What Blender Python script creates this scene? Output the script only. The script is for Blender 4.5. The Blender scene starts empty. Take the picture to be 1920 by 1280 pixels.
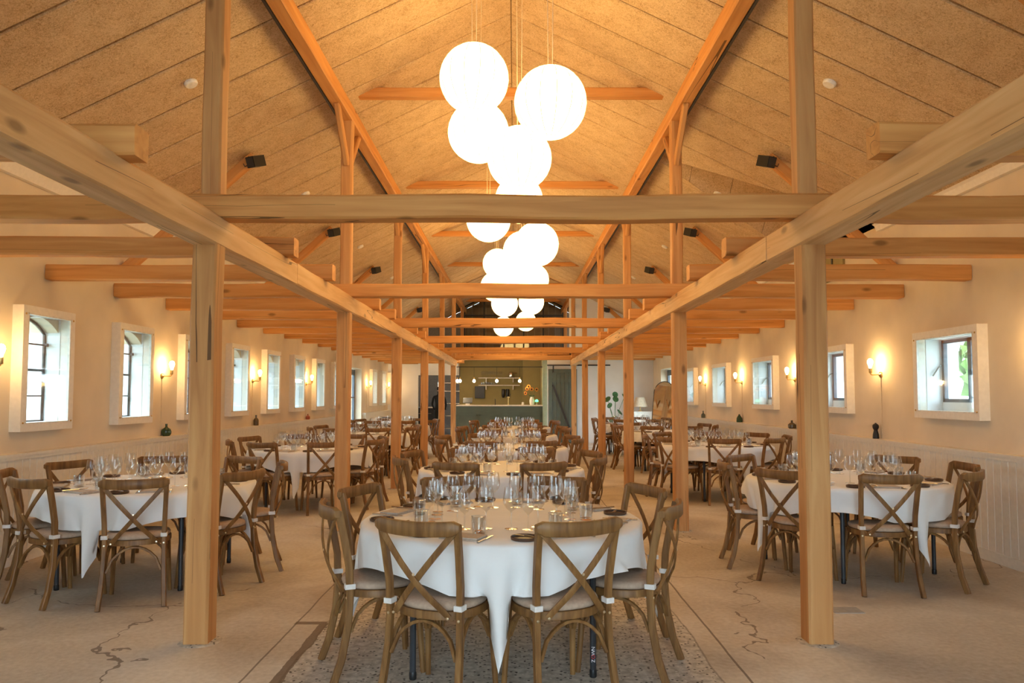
import bpy, bmesh, math, random
from mathutils import Vector, Matrix
random.seed(7)
scene = bpy.context.scene
C = scene.collection
PI = math.pi
# ------------------------------------------------------------------ camera
F = 1400.0; TP = 0.052; HZ = 741.0; VX = 965.0; CAMZ = 1.46
PITCH = math.atan(TP)
cd = bpy.data.cameras.new('camera'); cam = bpy.data.objects.new('camera', cd); C.objects.link(cam)
cd.sensor_width = 36.0; cd.lens = 36.0 * F / 1920.0
cam.location = (0, 0, CAMZ); cam.rotation_euler = (PI / 2 + PITCH, 0, 0)
cd.shift_y = (HZ - 640 - F * TP) / 1920.0; cd.shift_x = -(VX - 960) / 1920.0
cd.clip_start = 0.05; cd.clip_end = 300
scene.camera = cam
def at(px, py, d):
    """point on the pixel's ray at distance d along the room"""
    sx = (px - VX) / F; sy = -(py - 640 - (HZ - 640 - F * TP)) / F
    c, s = math.cos(PITCH), math.sin(PITCH)
    v = Vector((sx, c - sy * s, s + sy * c))
    return Vector((0, 0, CAMZ)) + v * (d / v.y)
# ------------------------------------------------------------------ world, exposure
w = bpy.data.worlds.new('sky'); scene.world = w; w.use_nodes = True
bg = w.node_tree.nodes['Background']
bg.inputs[0].default_value = (0.74, 0.87, 1.0, 1); bg.inputs[1].default_value = 5.6
scene.view_settings.view_transform = 'Standard'; scene.view_settings.look = 'None'
scene.view_settings.gamma = 1; scene.view_settings.use_curve_mapping = False
scene.view_settings.exposure = 1.25
GLOBE = 4.4; BULB = 80.0
try:
    scene.cycles.transparent_max_bounces = 24; scene.cycles.max_bounces = 6
    scene.cycles.sample_clamp_indirect = 6.0; scene.cycles.caustics_reflective = False; scene.cycles.caustics_refractive = False
except Exception: pass

# ------------------------------------------------------------------ room dimensions
XL, XR = -4.41, 4.29            # plaster faces of the long walls
RX, RZ, SL = -0.04, 5.63, 0.49  # ridge
YB = -4.0                       # wall behind the photographer
YR, YE = 23.1, 28.3             # end of right aisle, end of the building
PXL, PXR = -1.87, 1.80          # post rows
P0, PS = 4.52, 3.65             # first post and spacing
def ceil_z(x): return RZ - SL * abs(x - RX)

# ------------------------------------------------------------------ material helpers
def mat(name):
    m = bpy.data.materials.new(name); m.use_nodes = True
    nt = m.node_tree; b = nt.nodes['Principled BSDF']
    return m, nt, b
class N:
    def __init__(s, nt): s.nt = nt
    def node(s, t, **kw):
        n = s.nt.nodes.new(t)
        for k, v in kw.items(): setattr(n, k, v)
        return n
    def link(s, a, b): s.nt.links.new(a, b)
    def put(s, sock, v):
        if isinstance(v, (int, float)): sock.default_value = v
        elif isinstance(v, (tuple, list)): sock.default_value = tuple(v) + ((1,) if len(v) == 3 and len(sock.default_value) == 4 else ())
        else: s.link(v, sock)
    def m(s, op, a, b=None, c=None):
        n = s.node('ShaderNodeMath', operation=op); s.put(n.inputs[0], a)
        if b is not None: s.put(n.inputs[1], b)
        if c is not None: s.put(n.inputs[2], c)
        return n.outputs[0]
    def mix(s, f, a, b, mode='MIX'):
        n = s.node('ShaderNodeMix', data_type='RGBA', blend_type=mode)
        s.put(n.inputs[0], f); s.put(n.inputs[6], a); s.put(n.inputs[7], b); return n.outputs[2]
    def noise(s, vec, scale, detail=4, dist=0, out=0):
        n = s.node('ShaderNodeTexNoise'); s.link(vec, n.inputs['Vector'])
        n.inputs['Scale'].default_value = scale; n.inputs['Detail'].default_value = detail; n.inputs['Distortion'].default_value = dist
        return n.outputs[out]
    def obj(s): return s.node('ShaderNodeTexCoord').outputs['Object']
    def mapv(s, vec, scale=(1, 1, 1), rnd=False):
        n = s.node('ShaderNodeMapping'); s.link(vec, n.inputs[0]); n.inputs['Scale'].default_value = scale
        if rnd:
            oi = s.node('ShaderNodeObjectInfo'); cx = s.node('ShaderNodeCombineXYZ')
            for i in range(3): s.link(s.m('MULTIPLY', oi.outputs['Random'], 37.0 + 11 * i), cx.inputs[i])
            s.link(cx.outputs[0], n.inputs['Location'])
        return n.outputs[0]
    def ramp(s, f, stops):
        n = s.node('ShaderNodeValToRGB'); s.put(n.inputs[0], f)
        e = n.color_ramp.elements
        while len(e) < len(stops): e.new(0.5)
        for i, (p, c) in enumerate(stops):
            e[i].position = p; e[i].color = tuple(c) + (1,) if len(c) == 3 else c
        return n.outputs[0]
    def bump(s, b, h, strength=0.3, dist=0.02):
        n = s.node('ShaderNodeBump'); n.inputs['Strength'].default_value = strength; n.inputs['Distance'].default_value = dist
        s.link(h, n.inputs['Height']); s.link(n.outputs[0], b.inputs['Normal'])
def plain(name, col, rough=0.5, metal=0.0, var=0.06, scale=25, bump=0.0):
    m, nt, b = mat(name); n = N(nt)
    f = n.noise(n.mapv(n.obj(), rnd=True), scale, 3)
    d = tuple(max(0, c * (1 - 2 * var)) for c in col); l = tuple(min(1, c * (1 + 2 * var)) for c in col)
    n.link(n.ramp(f, [(0.3, d), (0.7, l)]), b.inputs['Base Color'])
    b.inputs['Roughness'].default_value = rough; b.inputs['Metallic'].default_value = metal
    if bump: n.bump(b, f, bump, 0.01)
    return m
def wood(name, dark, mid, light, rough=0.6, knots=True, cracks=True, grain=16, zs=0.07):
    m, nt, b = mat(name); n = N(nt)
    v = n.mapv(n.obj(), (1, 1, zs), True)
    g = n.noise(v, grain, 5, 0.8)
    g2 = n.noise(n.mapv(n.obj(), (1, 1, 0.3), True), 2.2, 2)
    f = n.m('ADD', n.m('MULTIPLY', g, 0.7), n.m('MULTIPLY', g2, 0.3))
    col = n.ramp(f, [(0.32, dark), (0.5, mid), (0.68, light)])
    if knots:
        vo = n.node('ShaderNodeTexVoronoi'); n.link(n.mapv(n.obj(), (5, 5, 2.1), True), vo.inputs['Vector']); vo.inputs['Scale'].default_value = 1.0
        k = n.ramp(vo.outputs['Distance'], [(0.07, (1, 1, 1)), (0.15, (0, 0, 0))])
        col = n.mix(n.m('MULTIPLY', k, 0.75), col, tuple(c * 0.42 for c in dark))
    if cracks:
        cn = n.noise(n.mapv(n.obj(), (1, 1, 0.02), True), 5.0, 2, 0.0)
        ck = n.m('LESS_THAN', n.m('ABSOLUTE', n.m('SUBTRACT', cn, 0.53)), 0.0022)
        gate = n.m('GREATER_THAN', n.noise(n.mapv(n.obj(), (0.6, 0.6, 0.6), True), 1.3, 1), 0.5)
        col = n.mix(n.m('MULTIPLY', n.m('MULTIPLY', ck, gate), 0.85), col, tuple(c * 0.18 for c in dark))
    n.link(col, b.inputs['Base Color']); b.inputs['Roughness'].default_value = rough
    b.inputs['Specular IOR Level'].default_value = 0.3
    n.bump(b, g, 0.25, 0.006)
    return m
M = {}
M['beam'] = wood('pine_beam', (0.50, 0.205, 0.055), (0.64, 0.29, 0.085), (0.72, 0.36, 0.12))
M['post'] = wood('pine_post', (0.44, 0.19, 0.065), (0.57, 0.28, 0.10), (0.66, 0.365, 0.15))
M['plate'] = wood('pine_plate', (0.55, 0.30, 0.13), (0.69, 0.42, 0.20), (0.78, 0.52, 0.28))
M['chair'] = wood('chair_oak', (0.12, 0.052, 0.016), (0.21, 0.100, 0.031), (0.30, 0.158, 0.055), 0.45, False, False, 30, 0.12)
M['cream'] = plain('cream_paint', (0.80, 0.72, 0.60), 0.55, var=0.02)
M['frame_white'] = plain('white_painted_wood', (0.86, 0.80, 0.70), 0.5, var=0.02)
M['plaster'] = plain('wall_plaster', (0.75, 0.63, 0.475), 0.9, var=0.035, scale=2.0, bump=0.15)
M['white_wall'] = plain('white_plaster', (0.88, 0.88, 0.88), 0.9, var=0.02, scale=2.0)
M['wainscot'] = plain('wainscot_paint', (0.80, 0.745, 0.64), 0.5, var=0.02)
M['cloth'] = plain('white_linen', (0.80, 0.80, 0.80), 0.85, var=0.01, scale=7, bump=0.35)
M['napkin'] = plain('taupe_linen', (0.50, 0.42, 0.35), 0.9, var=0.05, scale=60)
M['cushion'] = plain('taupe_cushion', (0.47, 0.345, 0.255), 0.85, var=0.05, scale=50, bump=0.1)
M['strap'] = plain('white_strap', (0.74, 0.70, 0.66), 0.8)
M['rivet'] = plain('brass_rivet', (0.85, 0.75, 0.55), 0.3, 1.0)
M['brass'] = plain('brass', (0.62, 0.42, 0.16), 0.3, 1.0)
M['steel'] = plain('polished_steel', (0.62, 0.60, 0.57), 0.22, 1.0)
M['dark_metal'] = plain('anthracite_metal', (0.028, 0.031, 0.038), 0.45)
M['black'] = plain('black_plastic', (0.012, 0.012, 0.013), 0.45)
M['iron'] = plain('rusty_iron', (0.10, 0.075, 0.062), 0.6, var=0.2)
M['slate_frame'] = plain('slate_painted_iron', (0.10, 0.12, 0.15), 0.5)
M['dish'] = plain('brown_stoneware', (0.085, 0.040, 0.020), 0.4, var=0.15)
M['horn'] = plain('horn_knife', (0.18, 0.09, 0.035), 0.35, var=0.2)
M['olive'] = plain('olive_wall', (0.31, 0.245, 0.095), 0.8, var=0.03, scale=3)
M['green'] = plain('sage_green_paint', (0.095, 0.125, 0.092), 0.55, var=0.04, scale=4)
M['door_green'] = plain('grey_green_paint', (0.105, 0.145, 0.13), 0.55, var=0.05, scale=4)
M['pillar_green'] = plain('pale_sage_paint', (0.30, 0.35, 0.24), 0.6, var=0.03)
M['marble'] = plain('pale_counter', (0.75, 0.68, 0.58), 0.35)
M['leaf'] = plain('leaf_green', (0.05, 0.15, 0.05), 0.5, var=0.2)
M['petal'] = plain('sunflower_petal', (0.85, 0.30, 0.03), 0.6, var=0.15)
M['seedhead'] = plain('sunflower_seed', (0.035, 0.012, 0.008), 0.8)
M['ceramic'] = plain('white_ceramic', (0.78, 0.74, 0.66), 0.35)
M['skin'] = plain('skin', (0.55, 0.34, 0.24), 0.55)
M['clothes'] = plain('black_clothes', (0.014, 0.014, 0.016), 0.8)
M['grey_wall'] = plain('kitchen_grey', (0.36, 0.34, 0.32), 0.6)
M['brown_panel'] = plain('brown_boarding', (0.17, 0.105, 0.065), 0.7, var=0.12, scale=3)
M['ground'] = plain('gravel_ground', (0.42, 0.44, 0.36), 0.9, var=0.1, scale=4)
M['foliage'] = plain('tree_foliage', (0.20, 0.33, 0.10), 0.7, var=0.2, scale=3)
M['bark'] = plain('bark', (0.12, 0.09, 0.06), 0.9, var=0.2)
M['building'] = plain('pale_render', (0.62, 0.64, 0.66), 0.8)
M['bottle_green'] = plain('green_bottle', (0.035, 0.075, 0.035), 0.2)
M['bottle_brown'] = plain('brown_bottle', (0.10, 0.07, 0.03), 0.25)
M['bottle_red'] = plain('red_bottle', (0.40, 0.10, 0.06), 0.3)
M['bottle_grey'] = plain('grey_green_bottle', (0.12, 0.14, 0.10), 0.3)
M['shade_cream'] = plain('cream_lampshade', (0.80, 0.68, 0.50), 0.9)
M['print_white'] = plain('print_white', (0.8, 0.8, 0.82), 0.5)
M['print_red'] = plain('print_red', (0.6, 0.04, 0.04), 0.5)
M['rib'] = plain('lantern_rib', (0.80, 0.72, 0.55), 0.7)
M['cord'] = plain('cream_cord', (0.85, 0.70, 0.50), 0.7)
M['disc'] = plain('white_disc', (0.85, 0.82, 0.76), 0.5)
def emit(name, col, strength):
    m = bpy.data.materials.new(name); m.use_nodes = True; nt = m.node_tree; n = N(nt)
    nt.nodes.remove(nt.nodes['Principled BSDF']); out = nt.nodes['Material Output']
    e = n.node('ShaderNodeEmission'); e.inputs[0].default_value = tuple(col) + (1,); e.inputs[1].default_value = strength
    n.link(e.outputs[0], out.inputs[0]); return m
M['globe'] = emit('lit_paper', (1.0, 0.63, 0.23), GLOBE)
M['bulb'] = emit('lit_bulb', (1.0, 0.62, 0.25), BULB)
M['bar_bulb'] = emit('lit_bar_bulb', (1.0, 0.80, 0.50), 90)
M['green_glow'] = emit('green_lit_plastic', (0.15, 1.0, 0.35), 1.2)
def glassy(name, tint=(0.97, 0.98, 0.98), boost=1.0, POW=4.0):
    m = bpy.data.materials.new(name); m.use_nodes = True; nt = m.node_tree; n = N(nt)
    nt.nodes.remove(nt.nodes['Principled BSDF']); out = nt.nodes['Material Output']
    t = n.node('ShaderNodeBsdfTransparent'); t.inputs[0].default_value = tint + (1,)
    g = n.node('ShaderNodeBsdfGlossy'); g.inputs['Roughness'].default_value = 0.03; g.inputs[0].default_value = (1, 1, 1, 1)
    lw = n.node('ShaderNodeLayerWeight'); lw.inputs[0].default_value = 0.5
    fr = n.m('ADD', n.m('MULTIPLY', n.m('POWER', lw.outputs['Facing'], POW), 0.9), 0.045)
    mx = n.node('ShaderNodeMixShader'); n.link(n.m('MINIMUM', n.m('MULTIPLY', fr, boost), 1.0), mx.inputs[0])
    n.link(t.outputs[0], mx.inputs[1]); n.link(g.outputs[0], mx.inputs[2]); n.link(mx.outputs[0], out.inputs[0]); return m
M['glass'] = glassy('table_glass', (0.93, 0.94, 0.94), 1.1, 2.2)
M['cutglass'] = glassy('cut_glass', (0.90, 0.91, 0.91), 1.5, 1.8)
M['pane'] = glassy('window_pane', (0.93, 0.97, 0.97), 1.0)
# ceiling boards of wood wool
m, nt, b = mat('wood_wool'); n = N(nt); o = n.obj()
f1 = n.noise(n.mapv(o, (1, 1, 1), True), 55, 4, 1.5); f2 = n.noise(o, 6, 3)
f = n.m('ADD', n.m('MULTIPLY', f1, 0.75), n.m('MULTIPLY', f2, 0.25))
n.link(n.ramp(f, [(0.34, (0.42, 0.265, 0.13)), (0.5, (0.66, 0.465, 0.265)), (0.66, (0.78, 0.59, 0.37))]), b.inputs['Base Color'])
b.inputs['Roughness'].default_value = 0.95; n.bump(b, f1, 0.5, 0.01); M['woodwool'] = m
# concrete floor
m, nt, b = mat('old_concrete'); n = N(nt); o = n.obj()
sep = n.node('ShaderNodeSeparateXYZ'); n.link(o, sep.inputs[0]); X, Y = sep.outputs[0], sep.outputs[1]
wob = n.m('MULTIPLY', n.m('SUBTRACT', n.noise(o, 1.6, 3), 0.5), 0.10)
Xw = n.m('ADD', X, wob)
base = n.ramp(n.noise(o, 0.9, 6, 0.6), [(0.36, (0.35, 0.285, 0.215)), (0.5, (0.53, 0.455, 0.365)), (0.64, (0.67, 0.615, 0.54))])
fine = n.noise(o, 30, 4); base = n.mix(0.35, base, n.ramp(fine, [(0.3, (0.38, 0.32, 0.25)), (0.7, (0.68, 0.62, 0.54))]))
st = n.ramp(n.noise(o, 0.55, 4, 1.2), [(0.60, (0, 0, 0)), (0.70, (1, 1, 1))]); base = n.mix(n.m('MULTIPLY', st, 0.45), base, (0.24, 0.17, 0.12))
agg = n.ramp(n.noise(o, 24, 3), [(0.35, (0.34, 0.30, 0.25)), (0.65, (0.58, 0.53, 0.455))])
vo = n.node('ShaderNodeTexVoronoi'); n.link(o, vo.inputs['Vector']); vo.inputs['Scale'].default_value = 42
spk = n.m('LESS_THAN', vo.outputs['Distance'], 0.30)
cs = n.node('ShaderNodeSeparateColor'); n.link(vo.outputs['Color'], cs.inputs[0])
agg = n.mix(n.m('MULTIPLY', spk, n.m('LESS_THAN', cs.outputs[0], 0.45)), agg, (0.07, 0.055, 0.045))
agg = n.mix(n.m('MULTIPLY', spk, n.m('GREATER_THAN', cs.outputs[0], 0.72)), agg, (0.62, 0.57, 0.50))
lane = n.m('MULTIPLY', n.m('GREATER_THAN', Xw, -1.20), n.m('LESS_THAN', Xw, 1.06))
col = n.mix(lane, base, agg)
def line(src, x0, wd, amt):
    global col
    k = n.m('LESS_THAN', n.m('ABSOLUTE', n.m('SUBTRACT', src, x0)), wd)
    col = n.mix(n.m('MULTIPLY', k, amt), col, (0.10, 0.07, 0.05))
Xs = n.m('ADD', X, n.m('MULTIPLY', wob, 0.25))
line(Xs, -1.40, 0.006, 0.75); line(Xs, 1.21, 0.007, 0.8); line(Xw, 1.06, 0.006, 0.5); line(Xw, -1.2, 0.006, 0.4)
# worn channel with a dark edge beside the first posts
inY = n.m('MULTIPLY', n.m('GREATER_THAN', Y, 2.0), n.m('LESS_THAN', Y, 4.88))
k = n.m('MULTIPLY', inY, n.m('LESS_THAN', n.m('ABSOLUTE', n.m('SUBTRACT', Xs, -1.22)), n.m('MULTIPLY', n.noise(o, 5, 3), 0.055)))
k2 = n.m('MULTIPLY', n.m('LESS_THAN', n.m('ABSOLUTE', n.m('SUBTRACT', Y, 4.88)), 0.03), n.m('LESS_THAN', n.m('ABSOLUTE', n.m('SUBTRACT', X, -1.31)), 0.10))
col = n.mix(n.m('MULTIPLY', n.m('MAXIMUM', k, k2), 0.8), col, (0.10, 0.06, 0.035))
# cracks
nv = n.node('ShaderNodeVectorMath', operation='ADD'); n.link(o, nv.inputs[0])
ns = n.node('ShaderNodeVectorMath', operation='SCALE'); n.link(n.noise(o, 1.8, 4, 0, 1), ns.inputs[0]); ns.inputs['Scale'].default_value = 0.8; n.link(ns.outputs[0], nv.inputs[1])
ve = n.node('ShaderNodeTexVoronoi', feature='DISTANCE_TO_EDGE'); n.link(nv.outputs[0], ve.inputs['Vector']); ve.inputs['Scale'].default_value = 0.42
gate = n.m('GREATER_THAN', n.noise(o, 0.7, 2), 0.47)
ck = n.m('MULTIPLY', n.m('MULTIPLY', n.m('LESS_THAN', ve.outputs['Distance'], n.m('MULTIPLY', n.noise(o, 3.0, 2), 0.0055)), gate), n.m('SUBTRACT', 1.0, lane))
col = n.mix(n.m('MULTIPLY', ck, 0.75), col, (0.12, 0.085, 0.06))
n.link(col, b.inputs['Base Color']); b.inputs['Roughness'].default_value = 0.62
n.bump(b, n.m('SUBTRACT', fine, n.m('MULTIPLY', ck, 1.5)), 0.25, 0.01); M['floor'] = m

# ------------------------------------------------------------------ mesh helpers
class MB:
    def __init__(s): s.v = []; s.f = []
    def add(s, vs, fs):
        k = len(s.v); s.v += [tuple(v) for v in vs]; s.f += [tuple(i + k for i in f) for f in fs]; return s
    def box(s, x0, x1, y0, y1, z0, z1):
        return s.add([(x, y, z) for z in (z0, z1) for y in (y0, y1) for x in (x0, x1)],
                     [(0, 2, 3, 1), (4, 5, 7, 6), (0, 1, 5, 4), (2, 6, 7, 3), (0, 4, 6, 2), (1, 3, 7, 5)])
    def tube(s, pts, rad, seg=8, sect=None, side=None):
        """sweep; rad number, list, or sect=(half width, half thickness) with 'side' giving the width direction"""
        pts = [Vector(p) for p in pts]; n = len(pts); rings = []
        for i, p in enumerate(pts):
            t = (pts[min(i + 1, n - 1)] - pts[max(i - 1, 0)]).normalized()
            ref = Vector(side) if side else (Vector((0, 0, 1)) if abs(t.z) < 0.9 else Vector((1, 0, 0)))
            if side: a = (ref - t * ref.dot(t)).normalized(); bb = t.cross(a)
            else: a = t.cross(ref).normalized(); bb = t.cross(a)
            if sect:
                ha, hb = sect; q = 0.72
                ring = [(ha, -hb * q), (ha, hb * q), (ha * q, hb), (-ha * q, hb), (-ha, hb * q), (-ha, -hb * q), (-ha * q, -hb), (ha * q, -hb)]
            else:
                r = rad[i] if isinstance(rad, (list, tuple)) else rad
                ring = [(r * math.cos(2 * PI * k / seg), r * math.sin(2 * PI * k / seg)) for k in range(seg)]
            rings.append([p + a * u + bb * v for u, v in ring])
        m_ = len(rings[0]); vs = [v for r in rings for v in r]; fs = []
        for i in range(n - 1):
            for k in range(m_):
                k2 = (k + 1) % m_; fs.append((i * m_ + k, i * m_ + k2, (i + 1) * m_ + k2, (i + 1) * m_ + k))
        fs.append(tuple(range(m_))[::-1]); fs.append(tuple((n - 1) * m_ + k for k in range(m_)))
        return s.add(vs, fs)
    def lathe(s, prof, seg=16, c=(0, 0, 0)):
        vs = []; fs = []; n = len(prof)
        for r, z in prof:
            for k in range(seg):
                a = 2 * PI * k / seg; vs.append((c[0] + r * math.cos(a), c[1] + r * math.sin(a), c[2] + z))
        for i in range(n - 1):
            for k in range(seg):
                k2 = (k + 1) % seg; fs.append((i * seg + k, i * seg + k2, (i + 1) * seg + k2, (i + 1) * seg + k))
        if prof[0][0] > 1e-4: fs.append(tuple(range(seg))[::-1])
        return s.add(vs, fs)
    def prism(s, poly, h0, h1, axis='z'):
        n = len(poly)
        def P(u, v, h): return {'z': (u, v, h), 'y': (u, h, v), 'x': (h, u, v)}[axis]
        return s.add([P(u, v, h0) for u, v in poly] + [P(u, v, h1) for u, v in poly],
                     [tuple(range(n))[::-1], tuple(range(n, 2 * n))] + [(i, (i + 1) % n, n + (i + 1) % n, n + i) for i in range(n)])
    def mesh(s, name, material, smooth=35):
        me = bpy.data.meshes.new(name); me.from_pydata(s.v, [], s.f)
        bm = bmesh.new(); bm.from_mesh(me); bmesh.ops.remove_doubles(bm, verts=bm.verts, dist=1e-5)
        bmesh.ops.recalc_face_normals(bm, faces=bm.faces); bm.to_mesh(me); bm.free()
        if smooth:
            me.polygons.foreach_set('use_smooth', [True] * len(me.polygons)); me.set_sharp_from_angle(angle=math.radians(smooth))
        if material: me.materials.append(M[material])
        return me
    def build(s, name, material, parent=None, smooth=35):
        return link(name, s.mesh(name, material, smooth), parent)
def link(name, data, parent=None):
    o = bpy.data.objects.new(name, data); C.objects.link(o)
    if parent: o.parent = parent
    return o
def tag(o, label=None, cat=None, group=None, kind=None):
    if label: o['label'] = label
    if cat: o['category'] = cat
    if group: o['group'] = group
    if kind: o['kind'] = kind
    return o
def thing(name, label, cat, loc=(0, 0, 0), rz=0, group=None):
    o = link(name, None); o.location = loc; o.rotation_euler = (0, 0, rz); return tag(o, label, cat, group)
def copy_tree(o, parent=None):
    c = o.copy(); C.objects.link(c); c.parent = parent
    for ch in o.children: copy_tree(ch, c)
    return c
ORD = ['', 'first', 'second', 'third', 'fourth', 'fifth', 'sixth', 'seventh', 'eighth', 'ninth', 'tenth', 'eleventh', 'twelfth', 'thirteenth', 'fourteenth', 'fifteenth', 'sixteenth', 'seventeenth', 'eighteenth', 'nineteenth', 'twentieth', 'twenty-first', 'twenty-second']
CUTS = -2.0
def timber(name, p0, p1, w_, h_, material='beam', cut=(0, 0), wob=0.004, parent=None):
    """hewn timber from p0 to p1 with chamfered edges, local z along its length"""
    p0, p1 = Vector(p0), Vector(p1); L = (p1 - p0).length; z = (p1 - p0).normalized()
    if abs(z.z) > 0.95: x = Vector((1, 0, 0)); x = (x - z * x.dot(z)).normalized()
    else: x = z.cross(Vector((0, 0, 1))).normalized()
    y = z.cross(x); Mx = Matrix((x, y, z)).transposed().to_4x4(); Mx.translation = p0
    n = max(2, int(L / 0.45) + 1); c = 0.012; a, b_ = w_ / 2, h_ / 2; mb = MB(); rings = []; rnd = random.Random(hash((round(L, 3), round(p0.x, 2), round(p0.y, 2))) & 0xffff)
    sec = [(a, -b_ + c), (a, b_ - c), (a - c, b_), (-a + c, b_), (-a, b_ - c), (-a, -b_ + c), (-a + c, -b_), (a - c, -b_)]
    vs = []
    for i in range(n):
        t = i / (n - 1); dx, dy = rnd.uniform(-wob, wob), rnd.uniform(-wob, wob)
        for (u, v) in sec:
            zz = t * L + (cut[0] * v if i == 0 else cut[1] * v if i == n - 1 else 0)
            vs.append((u + dx + rnd.uniform(-wob, wob) * 0.5, v + dy + rnd.uniform(-wob, wob) * 0.5, zz))
    fs = [tuple(range(8))[::-1], tuple((n - 1) * 8 + k for k in range(8))]
    for i in range(n - 1):
        for k in range(8): fs.append((i * 8 + k, i * 8 + (k + 1) % 8, (i + 1) * 8 + (k + 1) % 8, (i + 1) * 8 + k))
    mb.add(vs, fs); o = mb.build(name, material, parent, 30); o.matrix_world = Mx
    return o

# ------------------------------------------------------------------ floor, walls
tag(MB().add([(XL - .05, YB, 0), (XR + .05, YB, 0), (XR + .05, YE, 0), (XL - .05, YE, 0)], [(0, 1, 2, 3)]).build('floor', 'floor', smooth=0), kind='structure')
LW = [6.53 + 1.615 * k for k in range(-5, 13)]      # near edges of the tall arched windows
LDOOR = 19.3                            # a glazed door takes one bay
LW = [y for y in LW if not (LDOOR - .9 < y < LDOOR + 2.3)]
RW = [6.75 + 2.68 * k for k in range(-3, 5)]        # near edges of the square windows
RDOOR = 19.3; RDW = 2.6; LDW = 2.2
LZ0, LZ1, LWD = 1.14, 2.26, 0.77
RZ0, RZ1, RWD = 1.23, 2.11, 1.10
CW = 0.07                                           # casing width
TH = 0.34
def wall_with_holes(mb, x0, x1, ya, yb, z0, z1, holes):
    holes = sorted(holes); y = ya
    for (h0, h1, a, b_) in holes:
        if h0 > y: mb.box(x0, x1, y, h0, z0, z1)
        if a > z0: mb.box(x0, x1, h0, h1, z0, a)
        if b_ < z1: mb.box(x0, x1, h0, h1, b_, z1)
        y = h1
    if y < yb: mb.box(x0, x1, y, yb, z0, z1)
lh = [(y + CW, y + LWD - CW, LZ0 + CW, LZ1 - CW) for y in LW] + [(LDOOR, LDOOR + LDW, 0, 2.22)]
rh = [(y + CW, y + RWD - CW, RZ0 + CW, RZ1 - CW) for y in RW] + [(RDOOR, RDOOR + RDW, 0, 2.22)]
mb = MB(); wall_with_holes(mb, XL - TH, XL, YB, YE, 0, 3.60, lh)
for y in LW:   # segmental arch heads in the reveals
    a0, a1, zt = y + CW, y + LWD - CW, LZ1 - CW; mid = (a0 + a1) / 2; hw = (a1 - a0) / 2
    poly = [(a0, zt + .002), (a0, zt - .13)] + [(mid + hw * math.sin(t), zt - .13 * (math.sin(t) ** 2)) for t in [(-1.5 + 3.0 * i / 12) for i in range(13)]] + [(a1, zt - .13), (a1, zt + .002)]
    mb.prism(poly, XL - TH, XL - 0.02, 'x')
tag(mb.build('wall_left', 'plaster', smooth=0), kind='structure')
DY, DV = 9.94, 1.59 / .82       # dormer ridge position, valley slope in plan
DX0 = 1.83
mb = MB(); wall_with_holes(mb, XR, XR + TH, YB, YR, 0, 3.60, rh)
dz = ceil_z(DX0)
dhalf = (XR - DX0) / DV
mb.prism([(DY - dhalf, 3.45), (DY + dhalf, 3.45), (DY, dz + .02)], XR, XR + .25, 'x')
tag(mb.build('wall_right', 'plaster', smooth=0), kind='structure')
# end walls
mb = MB(); mb.prism([(1.02, 0), (XR, 0), (XR, ceil_z(XR)), (PXR - .1, ceil_z(PXR - .1)), (PXR - .1, 2.72), (1.02, 2.72)], YR, YR + .15, 'y')
tag(mb.build('wall_end_right', 'white_wall', smooth=0), kind='structure')
mb = MB(); mb.prism([(XL, 0), (XL, ceil_z(XL)), (RX, RZ), (XR, ceil_z(XR)), (XR, 0)], YE, YE + .2, 'y')
tag(mb.build('wall_end', 'grey_wall', smooth=0), kind='structure')
# wall behind the photographer with a wide glazed opening (daylight)
mb = MB(); yb0, yb1 = YB - .25, YB
mb.prism([(XL, 0), (-2.15, 0), (-2.15, 4.3), (XL, ceil_z(XL))][:2] + [(-2.15, ceil_z(-2.15)), (XL, ceil_z(XL))], yb0, yb1, 'y')
mb.prism([(2.15, 0), (XR, 0), (XR, ceil_z(XR)), (2.15, ceil_z(2.15))], yb0, yb1, 'y')
mb.prism([(-2.15, 4.3), (2.15, 4.3), (2.15, ceil_z(2.15)), (RX, RZ), (-2.15, ceil_z(-2.15))], yb0, yb1, 'y')
tag(mb.build('wall_back', 'plaster', smooth=0), kind='structure')
mb = MB(); door = link('door_3', None); door.location = (0, YB - .12, 0); tag(door, kind='structure')
for i in range(5):
    x = -2.115 + 4.23 * i / 4; MB().box(x - .035, x + .035, -.04, .04, 0, 4.3).build('door_post', 'slate_frame', door)
for z in (.05, 2.2, 4.25): MB().box(-2.15, 2.15, -.03, .03, z - .05, z + .05).build('door_rail', 'slate_frame', door)
for i in range(4):
    x0 = -2.115 + 4.23 * i / 4 + .035; x1 = -2.115 + 4.23 * (i + 1) / 4 - .035
    MB().box(x0, x1, -.004, .004, .1, 2.15).build('pane', 'pane', door); MB().box(x0, x1, -.004, .004, 2.25, 4.2).build('pane', 'pane', door)
def portal(x, y, z, sx, sz, nrm, name):
    l = bpy.data.lights.new(name, 'AREA'); l.shape = 'RECTANGLE'; l.size = sx; l.size_y = sz
    l.cycles.is_portal = True
    o = bpy.data.objects.new(name, l); C.objects.link(o); o.location = (x, y, z)
    o.rotation_euler = Vector(nrm).to_track_quat('-Z', 'Y').to_euler()
portal(0, YB - .3, 2.15, 4.3, 4.3, (0, 1, 0), 'window_back_offscreen')
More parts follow.
